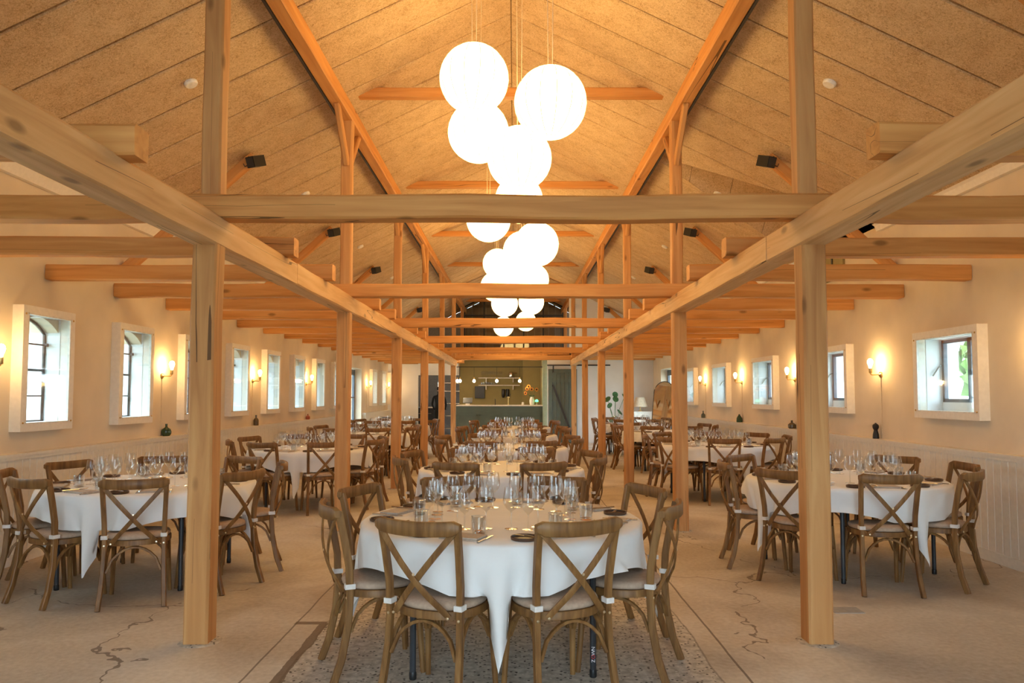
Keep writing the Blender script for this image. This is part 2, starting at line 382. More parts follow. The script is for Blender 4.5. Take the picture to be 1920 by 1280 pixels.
# crown moulding and wainscot
for side, xw, sg in (('left', XL, 1), ('right', XR, -1)):
    ye = YE if side == 'left' else YR
    holes = [(-9, 5.4)] if False else []
    mb = MB(); mb.prism([(0, 3.38), (sg * .05, 3.38), (sg * .07, 3.44), (sg * .10, 3.49 - .0), (0, 3.49)], YB, ye, 'y') if side == 'left' else None
    if side == 'left':
        o = mb.build('trim_1', 'frame_white'); o.location.x = xw
    else:
        mb = MB()
        for a, b_ in ((YB, DY - dhalf), (DY + dhalf, ye)): mb.prism([(0, 3.38), (-.05, 3.38), (-.07, 3.44), (-.10, 3.46), (0, 3.50)], a, b_, 'y')
        o = mb.build('trim_2', 'frame_white'); o.location.x = xw
    tag(o, kind='structure')
    # wainscot: ledge, boards, skirting
    d0, d1 = (LDOOR - .12, LDOOR + LDW + .12) if side == 'left' else (RDOOR - .12, RDOOR + RDW + .12)
    spans = [(YB, d0), (d1, ye)]
    wn = link('wainscot_' + side, None); wn.location = (xw, 0, 0); tag(wn, kind='structure')
    for a, b_ in spans:
        MB().box(0, sg * .115, a, b_, .93, .955).build('ledge', 'wainscot', wn)
        MB().box(0, sg * .105, a, b_, .90, .93).build('moulding', 'wainscot', wn)
        MB().box(0, sg * .095, a, b_, 0, .09).build('skirting', 'wainscot', wn)
    board = MB(); c = .006
    board.prism([(0, 0), (sg * .08, 0), (sg * .086, c), (sg * .086, .1 - c), (sg * .08, .1), (0, .1)], .09, .90, 'z')
    bmesh_ = board.mesh('board', 'wainscot', 0)
    rest = MB(); y = YB
    while y + .1 <= ye + 1e-6:
        if not (d0 - .1 < y < d1):
            if 5.3 < y < 17.0:
                o = link('board', bmesh_, wn); o.location = (0, y, 0)
            else: rest.prism([(0, y), (sg * .08, y), (sg * .086, y + c), (sg * .086, y + .1 - c), (sg * .08, y + .1), (0, y + .1)], .09, .90, 'z')
        y += .1
    tag(rest.build('boards', 'wainscot', wn, 0), kind='stuff')
# ------------------------------------------------------------------ ceiling of wood-wool panels
ce = link('ceiling', None); tag(ce, kind='structure')
nl = math.hypot(1, SL)
def slope_panel(sgn, a, b_, xo, xc=None):
    """panel between y=a and y=b_, from the ridge to distance xo; xc(y) optional limit"""
    g = .010; a += g; b_ -= g
    pts = [(0.006, a), (xo if not xc else min(xo, xc(a)), a)]
    if xc and a < DY < b_: pts.append((min(xo, xc(DY)), DY))
    if xc:
        for yy in (DY - dhalf, DY + dhalf):
            if a < yy < b_: pts.append((xo, yy))
    pts += [(xo if not xc else min(xo, xc(b_)), b_), (0.006, b_)]
    if xc: pts = [pts[0]] + sorted(pts[1:-1], key=lambda p: p[1]) + [pts[-1]]
    mb = MB(); n_ = len(pts); t = .055; c = .010
    mid = (a + b_) / 2
    low = [(RX + sgn * x, y + (c if y < mid else -c) * (1 if abs(y - a) < 1e-6 or abs(y - b_) < 1e-6 else 0), RZ - SL * x) for x, y in pts]
    up1 = [(RX + sgn * x, y, RZ - SL * x + c) for x, y in pts]; up = [(RX + sgn * x, y, RZ - SL * x + t) for x, y in pts]
    fs = [tuple(range(n_))] + [(i, (i + 1) % n_, n_ + (i + 1) % n_, n_ + i) for i in range(n_)] + [(n_ + i, n_ + (i + 1) % n_, 2 * n_ + (i + 1) % n_, 2 * n_ + i) for i in range(n_)] + [tuple(range(2 * n_, 3 * n_))]
    mb.add(low + up1 + up, fs); return mb.build('panel', 'woodwool', ce, 0)
y = -4.02
while y < YE - .05:
    b_ = min(y + .6, YE)
    slope_panel(-1, y, b_, RX - XL)
    if y < YR + .5 or True:
        if b_ < DY - dhalf or y > DY + dhalf: slope_panel(1, y, b_, XR - RX)
        else: slope_panel(1, y, b_, XR - RX, lambda q: DX0 - RX + abs(q - DY) * DV)
    y += .6
# roof deck over the panels keeps daylight out
mb = MB()
for sgn, xe in ((-1, RX - XL + .3), ):
    mb.add([(RX, YB - .3, RZ + .058), (RX, YE + .2, RZ + .058), (RX - xe, YE + .2, RZ + .058 - SL * xe), (RX - xe, YB - .3, RZ + .058 - SL * xe)], [(0, 1, 2, 3)])
xe = XR - RX + .3
def rp(x, y): return (x, y, ceil_z(x) + .058)
xr_ = RX + xe; dh2 = (xr_ - DX0) / DV
mb.add([rp(RX, YB - .3), rp(xr_, YB - .3), rp(xr_, DY - dh2), rp(DX0, DY), rp(RX, DY)], [(0, 1, 2, 3, 4)])
mb.add([rp(RX, DY), rp(DX0, DY), rp(xr_, DY + dh2), rp(xr_, YE + .2), rp(RX, YE + .2)], [(0, 1, 2, 3, 4)])
# dormer roof deck
zd = ceil_z(DX0) + .058
mb.add([(DX0, DY, zd), (xr_, DY, zd), rp(xr_, DY - dh2)], [(0, 1, 2)]); mb.add([(DX0, DY, zd), (xr_, DY, zd), rp(xr_, DY + dh2)], [(0, 1, 2)])
mb.build('roof_deck', 'woodwool', ce, 0)
# dormer lining panels: strips running down both little slopes
for sg in (-1, 1):
    x = DX0
    while x < XR - .02:
        x1 = min(x + .6, XR); g = .004
        def dp(xx, t):  # t 0 ridge .. 1 valley
            yv = DY + sg * (xx - DX0) / DV; zv = ceil_z(xx); zr = ceil_z(DX0)
            return (xx, DY + (yv - DY) * t, zr + (zv - zr) * t)
        xa, xb = x + g, x1 - g
        P = [dp(xa, 0), dp(xb, 0), dp(xb, 1), dp(xa, 1)] if x > DX0 + .01 else [dp(xa, 0), dp(xb, 0), dp(xb, 1)]
        n_ = len(P); up = [(p[0], p[1], p[2] + .025) for p in P]
        MB().add(P + up, [tuple(range(n_)), tuple(range(n_, 2 * n_))] + [(i, (i + 1) % n_, n_ + (i + 1) % n_, n_ + i) for i in range(n_)]).build('dormer_panel', 'woodwool', ce, 0)
        x = x1
# dark hatch in the dormer gable
ht = thing('dormer_hatch', 'dark olive hatch in the dormer gable above the square windows', 'hatch', (XR, DY, 3.0))
MB().box(-.03, 0, -.32, .32, 0, .5).build('hatch_panel', 'olive', ht); MB().box(-.04, -.03, -.02, .02, 0, .5).build('hatch_bar', 'black', ht)
# smoke detectors
for k in range(4):
    for sg in (-1, 1):
        xx = RX + sg * 2.84; yy = 6.5 + 3.65 * k
        mb = MB(); mb.lathe([(0.001, -.03), (.05, -.028), (.06, -.015), (.06, .002)], 16)
        o = mb.build('smoke_detector', 'disc'); o.location = (xx, yy, ceil_z(xx) - .004); o.rotation_euler = (0, sg * math.atan(SL), 0)
        tag(o, '%s white round smoke detector from the bar, ceiling slope on the %s' % (ORD[4 - k], {-1: 'arched-window side', 1: 'square-window side'}[sg]), 'detector', 'ceiling detectors')
# ------------------------------------------------------------------ windows
def arch_pts(hw, z0, zt, drop, n=10):
    return [(hw * math.sin(t), zt - drop * math.sin(t) ** 2) for t in [(-PI / 2 + PI * i / n) for i in range(n + 1)]]
def make_casing(wd, z0, z1, root, sg):
    P = .10; H = z1 - z0
    for nm, bx in (('casing_stile', (0, P, 0, CW, 0, H)), ('casing_stile', (0, P, wd - CW, wd, 0, H)), ('casing_rail', (0, P, CW, wd - CW, 0, CW)), ('casing_rail', (0, P, CW, wd - CW, H - CW, H))):
        x0, x1, a, b_, c0, c1 = bx; MB().box(min(sg * x0, sg * x1), max(sg * x0, sg * x1), a, b_, c0, c1).build(nm, 'frame_white', root)
    MB().box(*sorted((sg * .086, sg * .090)), CW - .012, wd - CW + .012, CW - .012, H - CW + .012).build('pane', 'pane', root)
    mb = MB(); b0, b1, c0, c1 = CW - .006, wd - CW + .006, CW - .006, H - CW + .006
    for bx in ((b0, b0 + .014, c0, c1), (b1 - .014, b1, c0, c1), (b0, b1, c0, c0 + .014), (b0, b1, c1 - .014, c1)):
        mb.box(*sorted((sg * .078, sg * .1005)), *bx)
    mb.build('glazing_bead', 'ceramic', root)
    for yy in (CW * .45, wd - CW * .45):
        for zz in (CW * 1.1, H - CW * 1.1):
            MB().lathe([(.009, 0), (.009, .005), (.004, .008), (.0001, .008)], 8).build('screw', 'brass', root)
            o = root.children[-1]; o.location = (sg * .10, yy, zz); o.rotation_euler = (0, sg * PI / 2, 0)
def left_window(i, y):
    root = link('window_%d' % i, None); root.location = (XL, y, LZ0); tag(root, kind='structure')
    make_casing(LWD, LZ0, LZ1, root, 1)
    # arched iron casement at the outer face
    hw = LWD / 2 - CW; zt = LZ1 - LZ0 - CW; c = LWD / 2; x = -.15
    pts = [(x, c - hw + .012, CW + .01)] + [(x, c + u * .96, v - .012) for u, v in arch_pts(hw, 0, zt, .13)] + [(x, c + hw - .012, CW + .01), (x, c - hw + .012, CW + .01)]
    fr = MB().tube(pts, .014, 6).build('iron_frame', 'iron', root)
    MB().box(x - .008, x + .008, c - .009, c + .009, CW, zt - .004).build('mullion', 'iron', fr)
    for k in (.25, .5, .75):
        z = CW + (zt - CW) * k; MB().box(x - .008, x + .008, c - hw + .01, c + hw - .01, z - (.012 if k == .5 else .007), z + (.012 if k == .5 else .007)).build('glazing_bar', 'iron', fr)
    MB().box(x - .002, x + .002, c - hw, c + hw, CW, zt - .02).build('outer_pane', 'pane', root)
    MB().box(x + .01, x + .05, c + hw - .04, c + hw - .02, CW + (zt - CW) * .75 - .015, CW + (zt - CW) * .75 + .015).build('latch', 'iron', fr)
    return root
def right_window(i, y):
    root = link('window_%d' % i, None); root.location = (XR, y, RZ0); tag(root, kind='structure')
    make_casing(RWD, RZ0, RZ1, root, -1)
    H = RZ1 - RZ0; x = .18; a0, a1 = CW + .01, RWD - CW - .01; z0, z1 = CW + .09, H - CW - .01
    MB().box(x - .02, x + .12, CW, RWD - CW, CW, z0).build('inner_sill', 'white_wall', root)
    fr = MB(); t = .035
    for bx in ((a0, a0 + t, z0, z1), (a1 - t, a1, z0, z1), (a0, a1, z0, z0 + t), (a0, a1, z1 - t, z1)): fr.box(x - .02, x + .02, *bx)
    fr = fr.build('iron_frame', 'slate_frame', root)
    c = (a0 + a1) / 2; MB().box(x - .02, x + .02, c - .03, c + .03, z0, z1).build('mullion', 'slate_frame', fr)
    MB().box(x - .002, x + .002, a0, a1, z0, z1).build('outer_pane', 'pane', root)
    MB().tube([(x - .03, a1 - .01, z0 + .38), (x - .07, a1 - .02, z0 + .36), (x - .13, a1 - .02, z0 + .27)], .008, 6).build('casement_stay', 'steel', fr)
    return root
def lining(root, wd, H, sg):
    mb = MB(); a0, a1, c0, c1 = CW, wd - CW, CW, H - CW; x0, x1 = sorted((-sg * .32, -sg * .0)); e = .004
    for bx in ((a0, a0 + e, c0, c1), (a1 - e, a1, c0, c1), (a0, a1, c0, c0 + e), (a0, a1, c1 - e, c1)): mb.box(x0, x1, *bx)
    mb.build('reveal_lining', 'white_wall', root, 0)
for i, y in enumerate(LW): left_window(i + 1, y); lining(C.objects['window_%d' % (i + 1)], LWD, LZ1 - LZ0, 1)
for i, y in enumerate(RW): right_window(i + 1 + len(LW), y); lining(C.objects['window_%d' % (i + 1 + len(LW))], RWD, RZ1 - RZ0, -1)
for y in LW: portal(XL - TH - .01, y + LWD / 2, (LZ0 + LZ1) / 2, LWD - 2 * CW, LZ1 - LZ0 - 2 * CW, (1, 0, 0), 'window_left_daylight' if y > 6 else 'window_left_offscreen')
for y in RW: portal(XR + TH + .01, y + RWD / 2, (RZ0 + RZ1) / 2, RWD - 2 * CW, RZ1 - RZ0 - 2 * CW, (-1, 0, 0), 'window_right_daylight' if y > 6 else 'window_right_offscreen')
portal(XL - TH - .01, LDOOR + LDW / 2, 1.11, LDW, 2.2, (1, 0, 0), 'door_left_daylight'); portal(XR + TH + .01, RDOOR + RDW / 2, 1.11, RDW, 2.2, (-1, 0, 0), 'door_right_daylight')
def glazed_door(name, x, y, wd, sg):
    root = link(name, None); root.location = (x, y, 0); tag(root, kind='structure'); X0 = -sg * .22
    for a, b_ in ((0, .09), (wd - .09, wd), (wd / 2 - .05, wd / 2 + .05)): MB().box(X0 - .03, X0 + .03, a, b_, 0, 2.2).build('door_stile', 'slate_frame', root)
    for z in (.12, .75, 1.4, 2.12): MB().box(X0 - .025, X0 + .025, .09, wd - .09, z - (.08 if z in (.12, 2.12) else .015), z + (.08 if z in (.12, 2.12) else .015)).build('door_bar', 'slate_frame', root)
    MB().box(X0 - .004, X0 + .004, .05, wd - .05, .15, 2.1).build('pane', 'pane', root)
    MB().tube([(X0 + sg * .03, wd / 2 - .08, 1.05), (X0 + sg * .08, wd / 2 - .08, 1.05), (X0 + sg * .08, wd / 2 - .2, 1.05)], .01, 6).build('handle', 'brass', root)
glazed_door('door_1', XL, LDOOR, LDW, 1); glazed_door('door_2', XR, RDOOR, RDW, -1)

# ------------------------------------------------------------------ timber frame
NS = 6
side_name = {-1: 'arched-window side', 1: 'square-window side'}
for sg, px in ((-1, PXL), (1, PXR)):
    for k in range(-2, NS):
        yy = P0 + PS * k
        if k >= 0:
            tag(timber('post', (px, yy, 0), (px, yy, 2.375), .145, .145, 'post'), '%s square pine post from the bar, row on the %s' % (ORD[NS - k], side_name[sg]), 'post', 'lower posts')
            ft = MB().lathe([(.125, 0), (.115, .004), (.08, .006), (.0001, .006)], 14).build('post_footing', 'floor'); ft.location = (px, yy, .0)
            tag(ft, 'thin cement footing round the %s post from the bar, %s' % (ORD[NS - k], side_name[sg]), 'footing')
        elif k == -1:
            tag(timber('post', (px, yy, 0), (px, yy, 2.375), .145, .145, 'post'), 'square pine post furthest from the bar, row on the %s' % side_name[sg], 'post', 'lower posts')
    # wall plate beam on the posts, in two lengths joined by a scarf
    sc = 5.05 if sg > 0 else 6.1
    tag(timber('long_beam', (px, YB + .02, 2.458), (px, sc, 2.458), .165, .185, 'plate', (0, 0)), 'pale long pine beam ending at the entrance, on the %s posts' % side_name[sg], 'beam')
    tag(timber('long_beam', (px, sc + .004, 2.458), (px, YR - .02, 2.458), .165, .185, 'plate'), 'pale long pine beam reaching the bar, on the %s posts' % side_name[sg], 'beam')
    tag(timber('roof_purlin', (px, YB + .02, 4.60), (px, YE - .02, 4.60), .14, .165, 'beam', wob=.002), 'long roof purlin under the ceiling on the %s' % side_name[sg], 'purlin')
    pu = C.objects[-1]; ct = MB().box(-.012, .012, -.03, .03, .1, YE - YB - .2).build('cable_track', 'black', pu); ct.location = (sg * .080, .058, 0)
    for k in range(-1, 7):
        yy = P0 + PS * k + .06
        nm = ORD[7 - k]
        if k < 6 or True:
            tag(timber('upper_post', (px, yy, 2.685), (px, yy, 4.525), .12, .12, 'post'), '%s upper roof post from the end gable on the %s' % (nm, side_name[sg]), 'post', 'upper roof posts')
            for s2 in (-1, 1):
                tag(timber('knee_brace', (px, yy + s2 * .05, 4.03), (px, yy + s2 * .54, 4.54), .06, .085, 'post'), 'slanting knee brace %s the %s upper post from the gable, %s' % ('before' if s2 < 0 else 'behind', nm, side_name[sg]), 'brace', 'knee braces')
        xs = RX + sg * 2.91; xw = XL if sg < 0 else XR
        st_y = yy + (.10 if k else -.16)
        if st_y < (YE if sg < 0 else YR):
            tag(timber('roof_strut', (xw - sg * .02, st_y, 2.86), (xs, st_y, ceil_z(xs) - .05), .10, .11, 'beam', wob=.002), '%s slanting roof strut from the end gable, %s' % (nm, side_name[sg]), 'strut', 'roof struts')
            if k >= 1 and k < 6:
                sp = thing('spotlight', 'small black spotlight at the tip of the %s roof strut from the gable, %s' % (nm, side_name[sg]), 'spotlight', (xs - sg * .04, st_y - .06, ceil_z(xs) - .12), 0, 'spotlights on the struts')
                b_ = MB().box(-.06, .06, -.085, .085, -.06, .06).build('housing', 'black', sp); b_.rotation_euler = (.35, 0, sg * .5)
                l_ = MB().box(-.05, .05, -.094, -.084, -.05, .05).build('lens', 'dark_metal', sp); l_.rotation_euler = (.35, 0, sg * .5)
                MB().tube([(sg * .05, 0, .03), (sg * .09, .02, .06), (sg * .12, .05, .04)], .012, 6).build('bracket', 'black', sp)
                MB().tube([(sg * .06, 0, -.03), (sg * .12, -.01, -.06), (sg * .15, .02, -.01), (sg * .13, .05, .04)], .005, 6).build('cable', 'black', sp)
# tie beams, joists, collars
for j in range(-6, 20):
    yy = P0 + .06 + PS / 3 * j
    if yy < YB + .3: continue
    if j % 3 == 0 and yy < YR:
        k = j // 3
        tag(timber('tie_beam', (XL + .005, yy, 2.614), (XR - .005, yy, 2.614), .15, .148, 'beam', wob=.007), '%s full-width tie beam from the bar crossing between both rows' % ORD[max(1, NS - k)] if k >= -0 else 'tie beam furthest from the bar crossing between both rows', 'beam', 'tie beams')
    else:
        for sg, px, xw, ye in ((-1, PXL, XL, YE), (1, PXR, XR, YR)):
            if yy < ye - .1:
                tag(timber('aisle_joist', (xw - sg * .005, yy, 2.616), (px - sg * .16, yy, 2.616), .13, .145, 'beam', wob=.006), '%s short ceiling joist from the bar end on the %s' % (ORD[20 - j - (20 - j) // 3 if 0 < 20 - j - (20 - j) // 3 < 22 else 1], side_name[sg]), 'joist', 'aisle joists on the %s' % side_name[sg])
for k in range(-1, 7):
    yy = P0 + PS * k + .06
    xa = (RZ - 4.79) / SL
    tag(timber('collar_beam', (RX - xa + .11, yy, 4.845), (RX + xa - .11, yy, 4.845), .12, .105, 'beam', (CUTS, -CUTS), .002), '%s collar beam from the end gable, high under the ridge' % ORD[7 - k], 'beam', 'collar beams')
# ------------------------------------------------------------------ paper globe lamps
GL = [(889, 148, 66), (1032, 193, 69), (897, 248, 58), (974, 297, 61), (973, 374, 45), (916, 412, 42), (1006, 458, 42), (980, 470, 37),
      (933, 494, 28), (972, 517, 31), (930, 537, 29), (1000, 524, 29.5), (946, 569, 25), (996, 566, 24), (944, 612, 19), (986, 602, 19)]
R0 = .30
prof = [(.065, -R0 * .975)] + [(R0 * math.cos(t), R0 * math.sin(t)) for t in [(-1.32 + 2.64 * i / 20) for i in range(21)]] + [(.065, R0 * .975)]
gm = MB()
seg = 42
for i, (r, z) in enumerate(prof): gm.v += [(r * (1 - .012 * (k % 3 == 0)) * math.cos(2 * PI * k / seg), r * (1 - .012 * (k % 3 == 0)) * math.sin(2 * PI * k / seg), z) for k in range(seg)]
for i in range(len(prof) - 1): gm.f += [(i * seg + k, i * seg + (k + 1) % seg, (i + 1) * seg + (k + 1) % seg, (i + 1) * seg + k) for k in range(seg)]
gm = gm.mesh('paper_shade', 'globe', 60)
rb = MB()      # the wire hoops that the paper is stretched over
for k in range(14):
    a = 2 * PI * k / 14; rb.tube([((r + .0005) * math.cos(a), (r + .0005) * math.sin(a), z) for r, z in prof[1:-1:2]], .0028, 5)
rb = rb.mesh('ribs', 'rib', 60)
POS = [at(px, py, R0 * F / r) for px, py, r in GL]
for i, c in enumerate(POS):
    mems = [(0, 4), (4, 8), (8, 12), (12, 14), (14, 16)]; ci = next(q for q, (a_, b_) in enumerate(mems) if a_ <= i < b_)
    hs = sorted(range(*mems[ci]), key=lambda q: -POS[q].z); rk = hs.index(i)
    rank = (['highest', 'second highest', 'second lowest', 'lowest'] if len(hs) == 4 else ['higher', 'lower'])[rk]
    lp = thing('globe_lamp', '%s lit white paper globe lamp of the %s hanging cluster from the bar' % (rank, ORD[5 - ci]), 'pendant lamp', c, 0, 'paper globe lamps')
    s = link('paper_shade', gm, lp); s.rotation_euler = (.05 * math.sin(i * 2.1), .05 * math.cos(i * 1.7), i * .8)
    link('ribs', rb, s)
    zt = ceil_z(c.x) - c.z - .001
    for dx in (-.018, .018): MB().tube([(dx, 0, R0 * .96), (dx * 1.5, 0, zt)], .0035, 5).build('cord', 'cord', lp)
    MB().lathe([(.062, R0 * .965), (.068, R0 * .97), (.068, R0 * .985), (.062, R0 * .985)], 16).build('top_ring', 'ceramic', lp)
# ------------------------------------------------------------------ wall sconces
def sconce(x, y, z, sg, label, group, name='wall_sconce'):
    s = thing(name, label, 'sconce', (x, y, z), 0, group)
    o = MB().lathe([(.035, 0), (.035, .012), (.02, .02), (.012, .03), (.0001, .03)], 14).build('wall_rose', 'brass', s); o.rotation_euler = (0, sg * PI / 2, 0)
    MB().tube([(sg * .02, 0, 0), (sg * .11, 0, .0), (sg * .125, 0, .012), (sg * .125, 0, .03)], .007, 6).build('arm', 'brass', s)
    MB().lathe([(.016, .02), (.019, .03), (.019, .075), (.014, .08), (.0001, .08)], 12, (sg * .125, 0, 0)).build('lamp_holder', 'brass', s)
    MB().lathe([(.012, .078), (.016, .10), (.028, .13), (.031, .15), (.027, .172), (.014, .186), (.0001, .19)], 14, (sg * .125, 0, 0)).build('bulb', 'bulb', s)
    MB().tube([(sg * .004, 0, -.03), (sg * .004, 0, -(z - .956))], .0035, 5).build('cable', 'cord', s)
for i in range(0, 7):
    y = 6.22 if i == 0 else 6.1 + 3.23 * i
    sconce(XL, y, 1.70, 1, '%s brass bare-bulb wall sconce from the bar, between the arched windows' % ORD[7 - i], 'sconces on the arched-window wall')
for i in range(0, 5):
    y = 5.97 if i == 0 else 6.06 + 2.68 * i
    sconce(XR, y, 1.70, -1, '%s brass bare-bulb wall sconce from the bar, between the square windows' % ORD[5 - i], 'sconces on the square-window wall', 'wall_sconce_offscreen' if i == 0 else 'wall_sconce')
# ------------------------------------------------------------------ chairs
def make_chair():
    r = thing('dining_chair', 'cross-back chair', 'chair')
    N_ = 28; ring = []
    def dshape(a):   # seat outline, rounder at the front
        x, y = math.cos(a), math.sin(a); hw = .215 + .012 * y; return (hw * math.copysign(abs(x) ** .82, x), .205 * math.copysign(abs(y) ** .9, y))
    out = [dshape(2 * PI * k / N_) for k in range(N_)]
    mb = MB(); vs = []; fs = []
    for (u, v) in out:
        vs += [(u, v, .415), (u * 1.0, v * 1.0, .447), (u * .985, v * .985, .452), (u * .86, v * .86, .452), (u * .85, v * .85, .415)]
    for k in range(N_):
        k2 = (k + 1) % N_
        for j in range(5): fs.append((k * 5 + j, k2 * 5 + j, k2 * 5 + (j + 1) % 5, k * 5 + (j + 1) % 5))
    mb.add(vs, fs); mb.build('seat_frame', 'chair', r)
    mb = MB(); vs = []; fs = []
    for s_, z in ((.86, .452), (.95, .455), (.975, .468), (.95, .482), (.80, .490), (.45, .494)):
        vs += [(u * s_, v * s_, z) for u, v in out]
    for i in range(5):
        for k in range(N_): fs.append((i * N_ + k, i * N_ + (k + 1) % N_, (i + 1) * N_ + (k + 1) % N_, (i + 1) * N_ + k))
    fs.append(tuple(5 * N_ + k for k in range(N_))); fs.append(tuple(range(N_))[::-1])
    cu = mb.add(vs, fs).build('cushion', 'cushion', r, 60)
    bp = lambda s: [(s * .205, -.275, 0), (s * .198, -.232, .12), (s * .190, -.200, .28), (s * .186, -.190, .44), (s * .190, -.196, .58), (s * .196, -.222, .72), (s * .202, -.255, .865)]
    for s in (-1, 1):
        MB().tube(bp(s), None, 8, (.015, .0185), (1, 0, 0)).build('back_post', 'chair', r)
        MB().tube([(s * .178, .165, .43), (s * .184, .178, .25), (s * .194, .197, 0)], [.018, .017, .0145], 8).build('front_leg', 'chair', r)
        MB().box(s * .187 - .0205, s * .187 + .0205, -.218, -.166, .470, .495).build('strap', 'strap', cu)
    # top rail, bowed backwards, rounded ends
    mb = MB(); vs = []; fs = []; n_ = 15
    for i in range(n_):
        t = -1 + 2 * i / (n_ - 1); x = .222 * t; yb = -.262 - .048 * (1 - t * t); h = .034 * (1 if abs(t) < .9 else .82 if abs(t) < .99 else .5); zc = .857 - .008 * (1 - t * t); th = .013 if abs(t) < .8 else .016
        for (dy, dz_) in ((-th, -h + .006), (-th, h - .006), (-th + .005, h), (th - .005, h), (th, h - .006), (th, -h + .006), (th - .005, -h), (-th + .005, -h)): vs.append((x, yb + dy, zc + dz_))
    for i in range(n_ - 1):
        for k in range(8): fs.append((i * 8 + k, i * 8 + (k + 1) % 8, (i + 1) * 8 + (k + 1) % 8, (i + 1) * 8 + k))
    fs += [tuple(range(8))[::-1], tuple((n_ - 1) * 8 + k for k in range(8))]
    mb.add(vs, fs).build('top_rail', 'chair', r, 50)
    for s in (-1, 1):
        pts = []
        for i in range(9):
            t = i / 8; x = s * (.192 - .335 * t); z = .835 - .395 * t; y = -.258 + .046 * t - .040 * math.sin(PI * t) + (.006 if s > 0 else -.006) * math.sin(PI * t)
            if t > .85: y += .006
            pts.append((x, y - .012, z))
        b_ = MB().tube(pts, None, 8, (.0145, .0055), (1, 0, -.85 * s)).build('cross_brace', 'chair', r)
    def bow(p0, p1, zt, nm, off):
        pts = []; p0, p1 = Vector(p0), Vector(p1)
        for i in range(11):
            t = i / 10; q = p0.lerp(p1, t); e = math.sin(PI * t) ** .55; q.z = p0.z + (zt - p0.z) * e
            q += Vector(off) * e; pts.append(q)
        MB().tube(pts, None, 8, (.011, .008), tuple(Vector((0, 0, 1)).cross(p1 - p0).normalized())).build(nm, 'chair', r)
    bow((-.172, -.203, .24), (.172, -.203, .24), .402, 'arch_brace', (0, .02, 0))
    bow((-.17, .172, .25), (.17, .172, .25), .405, 'arch_brace', (0, -.01, 0))
    for s in (-1, 1): bow((s * .184, -.185, .25), (s * .184, .160, .25), .405, 'arch_brace', (-s * .01, 0, 0))
    return r
chair0 = make_chair()
rv = MB().lathe([(.0075, 0), (.006, .003), (.0001, .004)], 8).mesh('rivet', 'rivet')
def add_rivets(ch):
    for (x, y, z) in ((-.192, -.284, .842), (.192, -.284, .842), (-.143, -.236, .44), (.143, -.236, .44), (0.0, -.299, .64), (-.187, -.209, .425), (.187, -.209, .425)):
        o = link('rivet', rv, ch); o.location = (x, y, z); o.rotation_euler = (PI / 2, 0, 0)
# ------------------------------------------------------------------ tableware masters
def lobj(prof, seg, name, material): return MB().lathe(prof, seg).mesh(name, material, 40)
big = lobj([(.036, 0), (.035, .003), (.006, .007), (.0042, .02), (.0040, .085), (.008, .095), (.026, .108), (.040, .13), (.0445, .15), (.041, .18), (.034, .222)], 18, 'wine_glass', 'glass')
small = lobj([(.033, 0), (.032, .003), (.006, .007), (.004, .02), (.004, .075), (.007, .083), (.022, .097), (.032, .118), (.034, .135), (.030, .165), (.026, .195)], 18, 'white_wine_glass', 'glass')
tum = lobj([(.034, 0), (.037, .004), (.0385, .03), (.040, .088), (.038, .089), (.0365, .03), (.034, .012), (.0001, .011)], 14, 'tumbler', 'cutglass')
dish = lobj([(.062, 0), (.068, .003), (.070, .016), (.068, .018), (.065, .016), (.063, .006), (.0001, .006)], 24, 'bread_dish', 'dish')
def soft_box(hx, hy, h, n=3):
    mb = MB(); mb.box(-hx, hx, -hy, hy, 0, h * .45); mb.box(-hx + .002, hx - .006, -hy + .002, hy - .004, h * .5, h); return mb
napk = soft_box(.105, .065, .014).mesh('napkin', 'napkin', 0)
butter = MB().tube([(-.055, 0, 0), (-.01, 0, .003), (0, 0, .003)], [.0045, .005, .004], 6).tube([(0, 0, .003), (.03, .002, .003), (.06, 0, .002)], None, 8, (.0075, .0012), (0, 1, 0)).mesh('butter_knife', 'horn')
knife = MB().tube([(-.10, 0, .004), (-.01, 0, .004)], None, 8, (.006, .0035), (0, 1, 0)).tube([(-.01, 0, .004), (.05, .002, .004), (.10, .004, .003)], None, 8, (.008, .001), (0, 1, 0)).mesh('table_knife', 'steel')
fk = MB().tube([(-.10, 0, .004), (-.02, 0, .004), (.03, 0, .004)], [.0055, .003, .003], 6).tube([(.03, 0, .004), (.045, 0, .004), (.055, 0, .003)], None, 8, (.010, .0015), (0, 1, 0))
for q in (-.008, -.0027, .0027, .008): fk.tube([(.055, q, .003), (.08, q, .001), (.095, q, .004)], .0013, 5)
fork = fk.mesh('table_fork', 'steel')
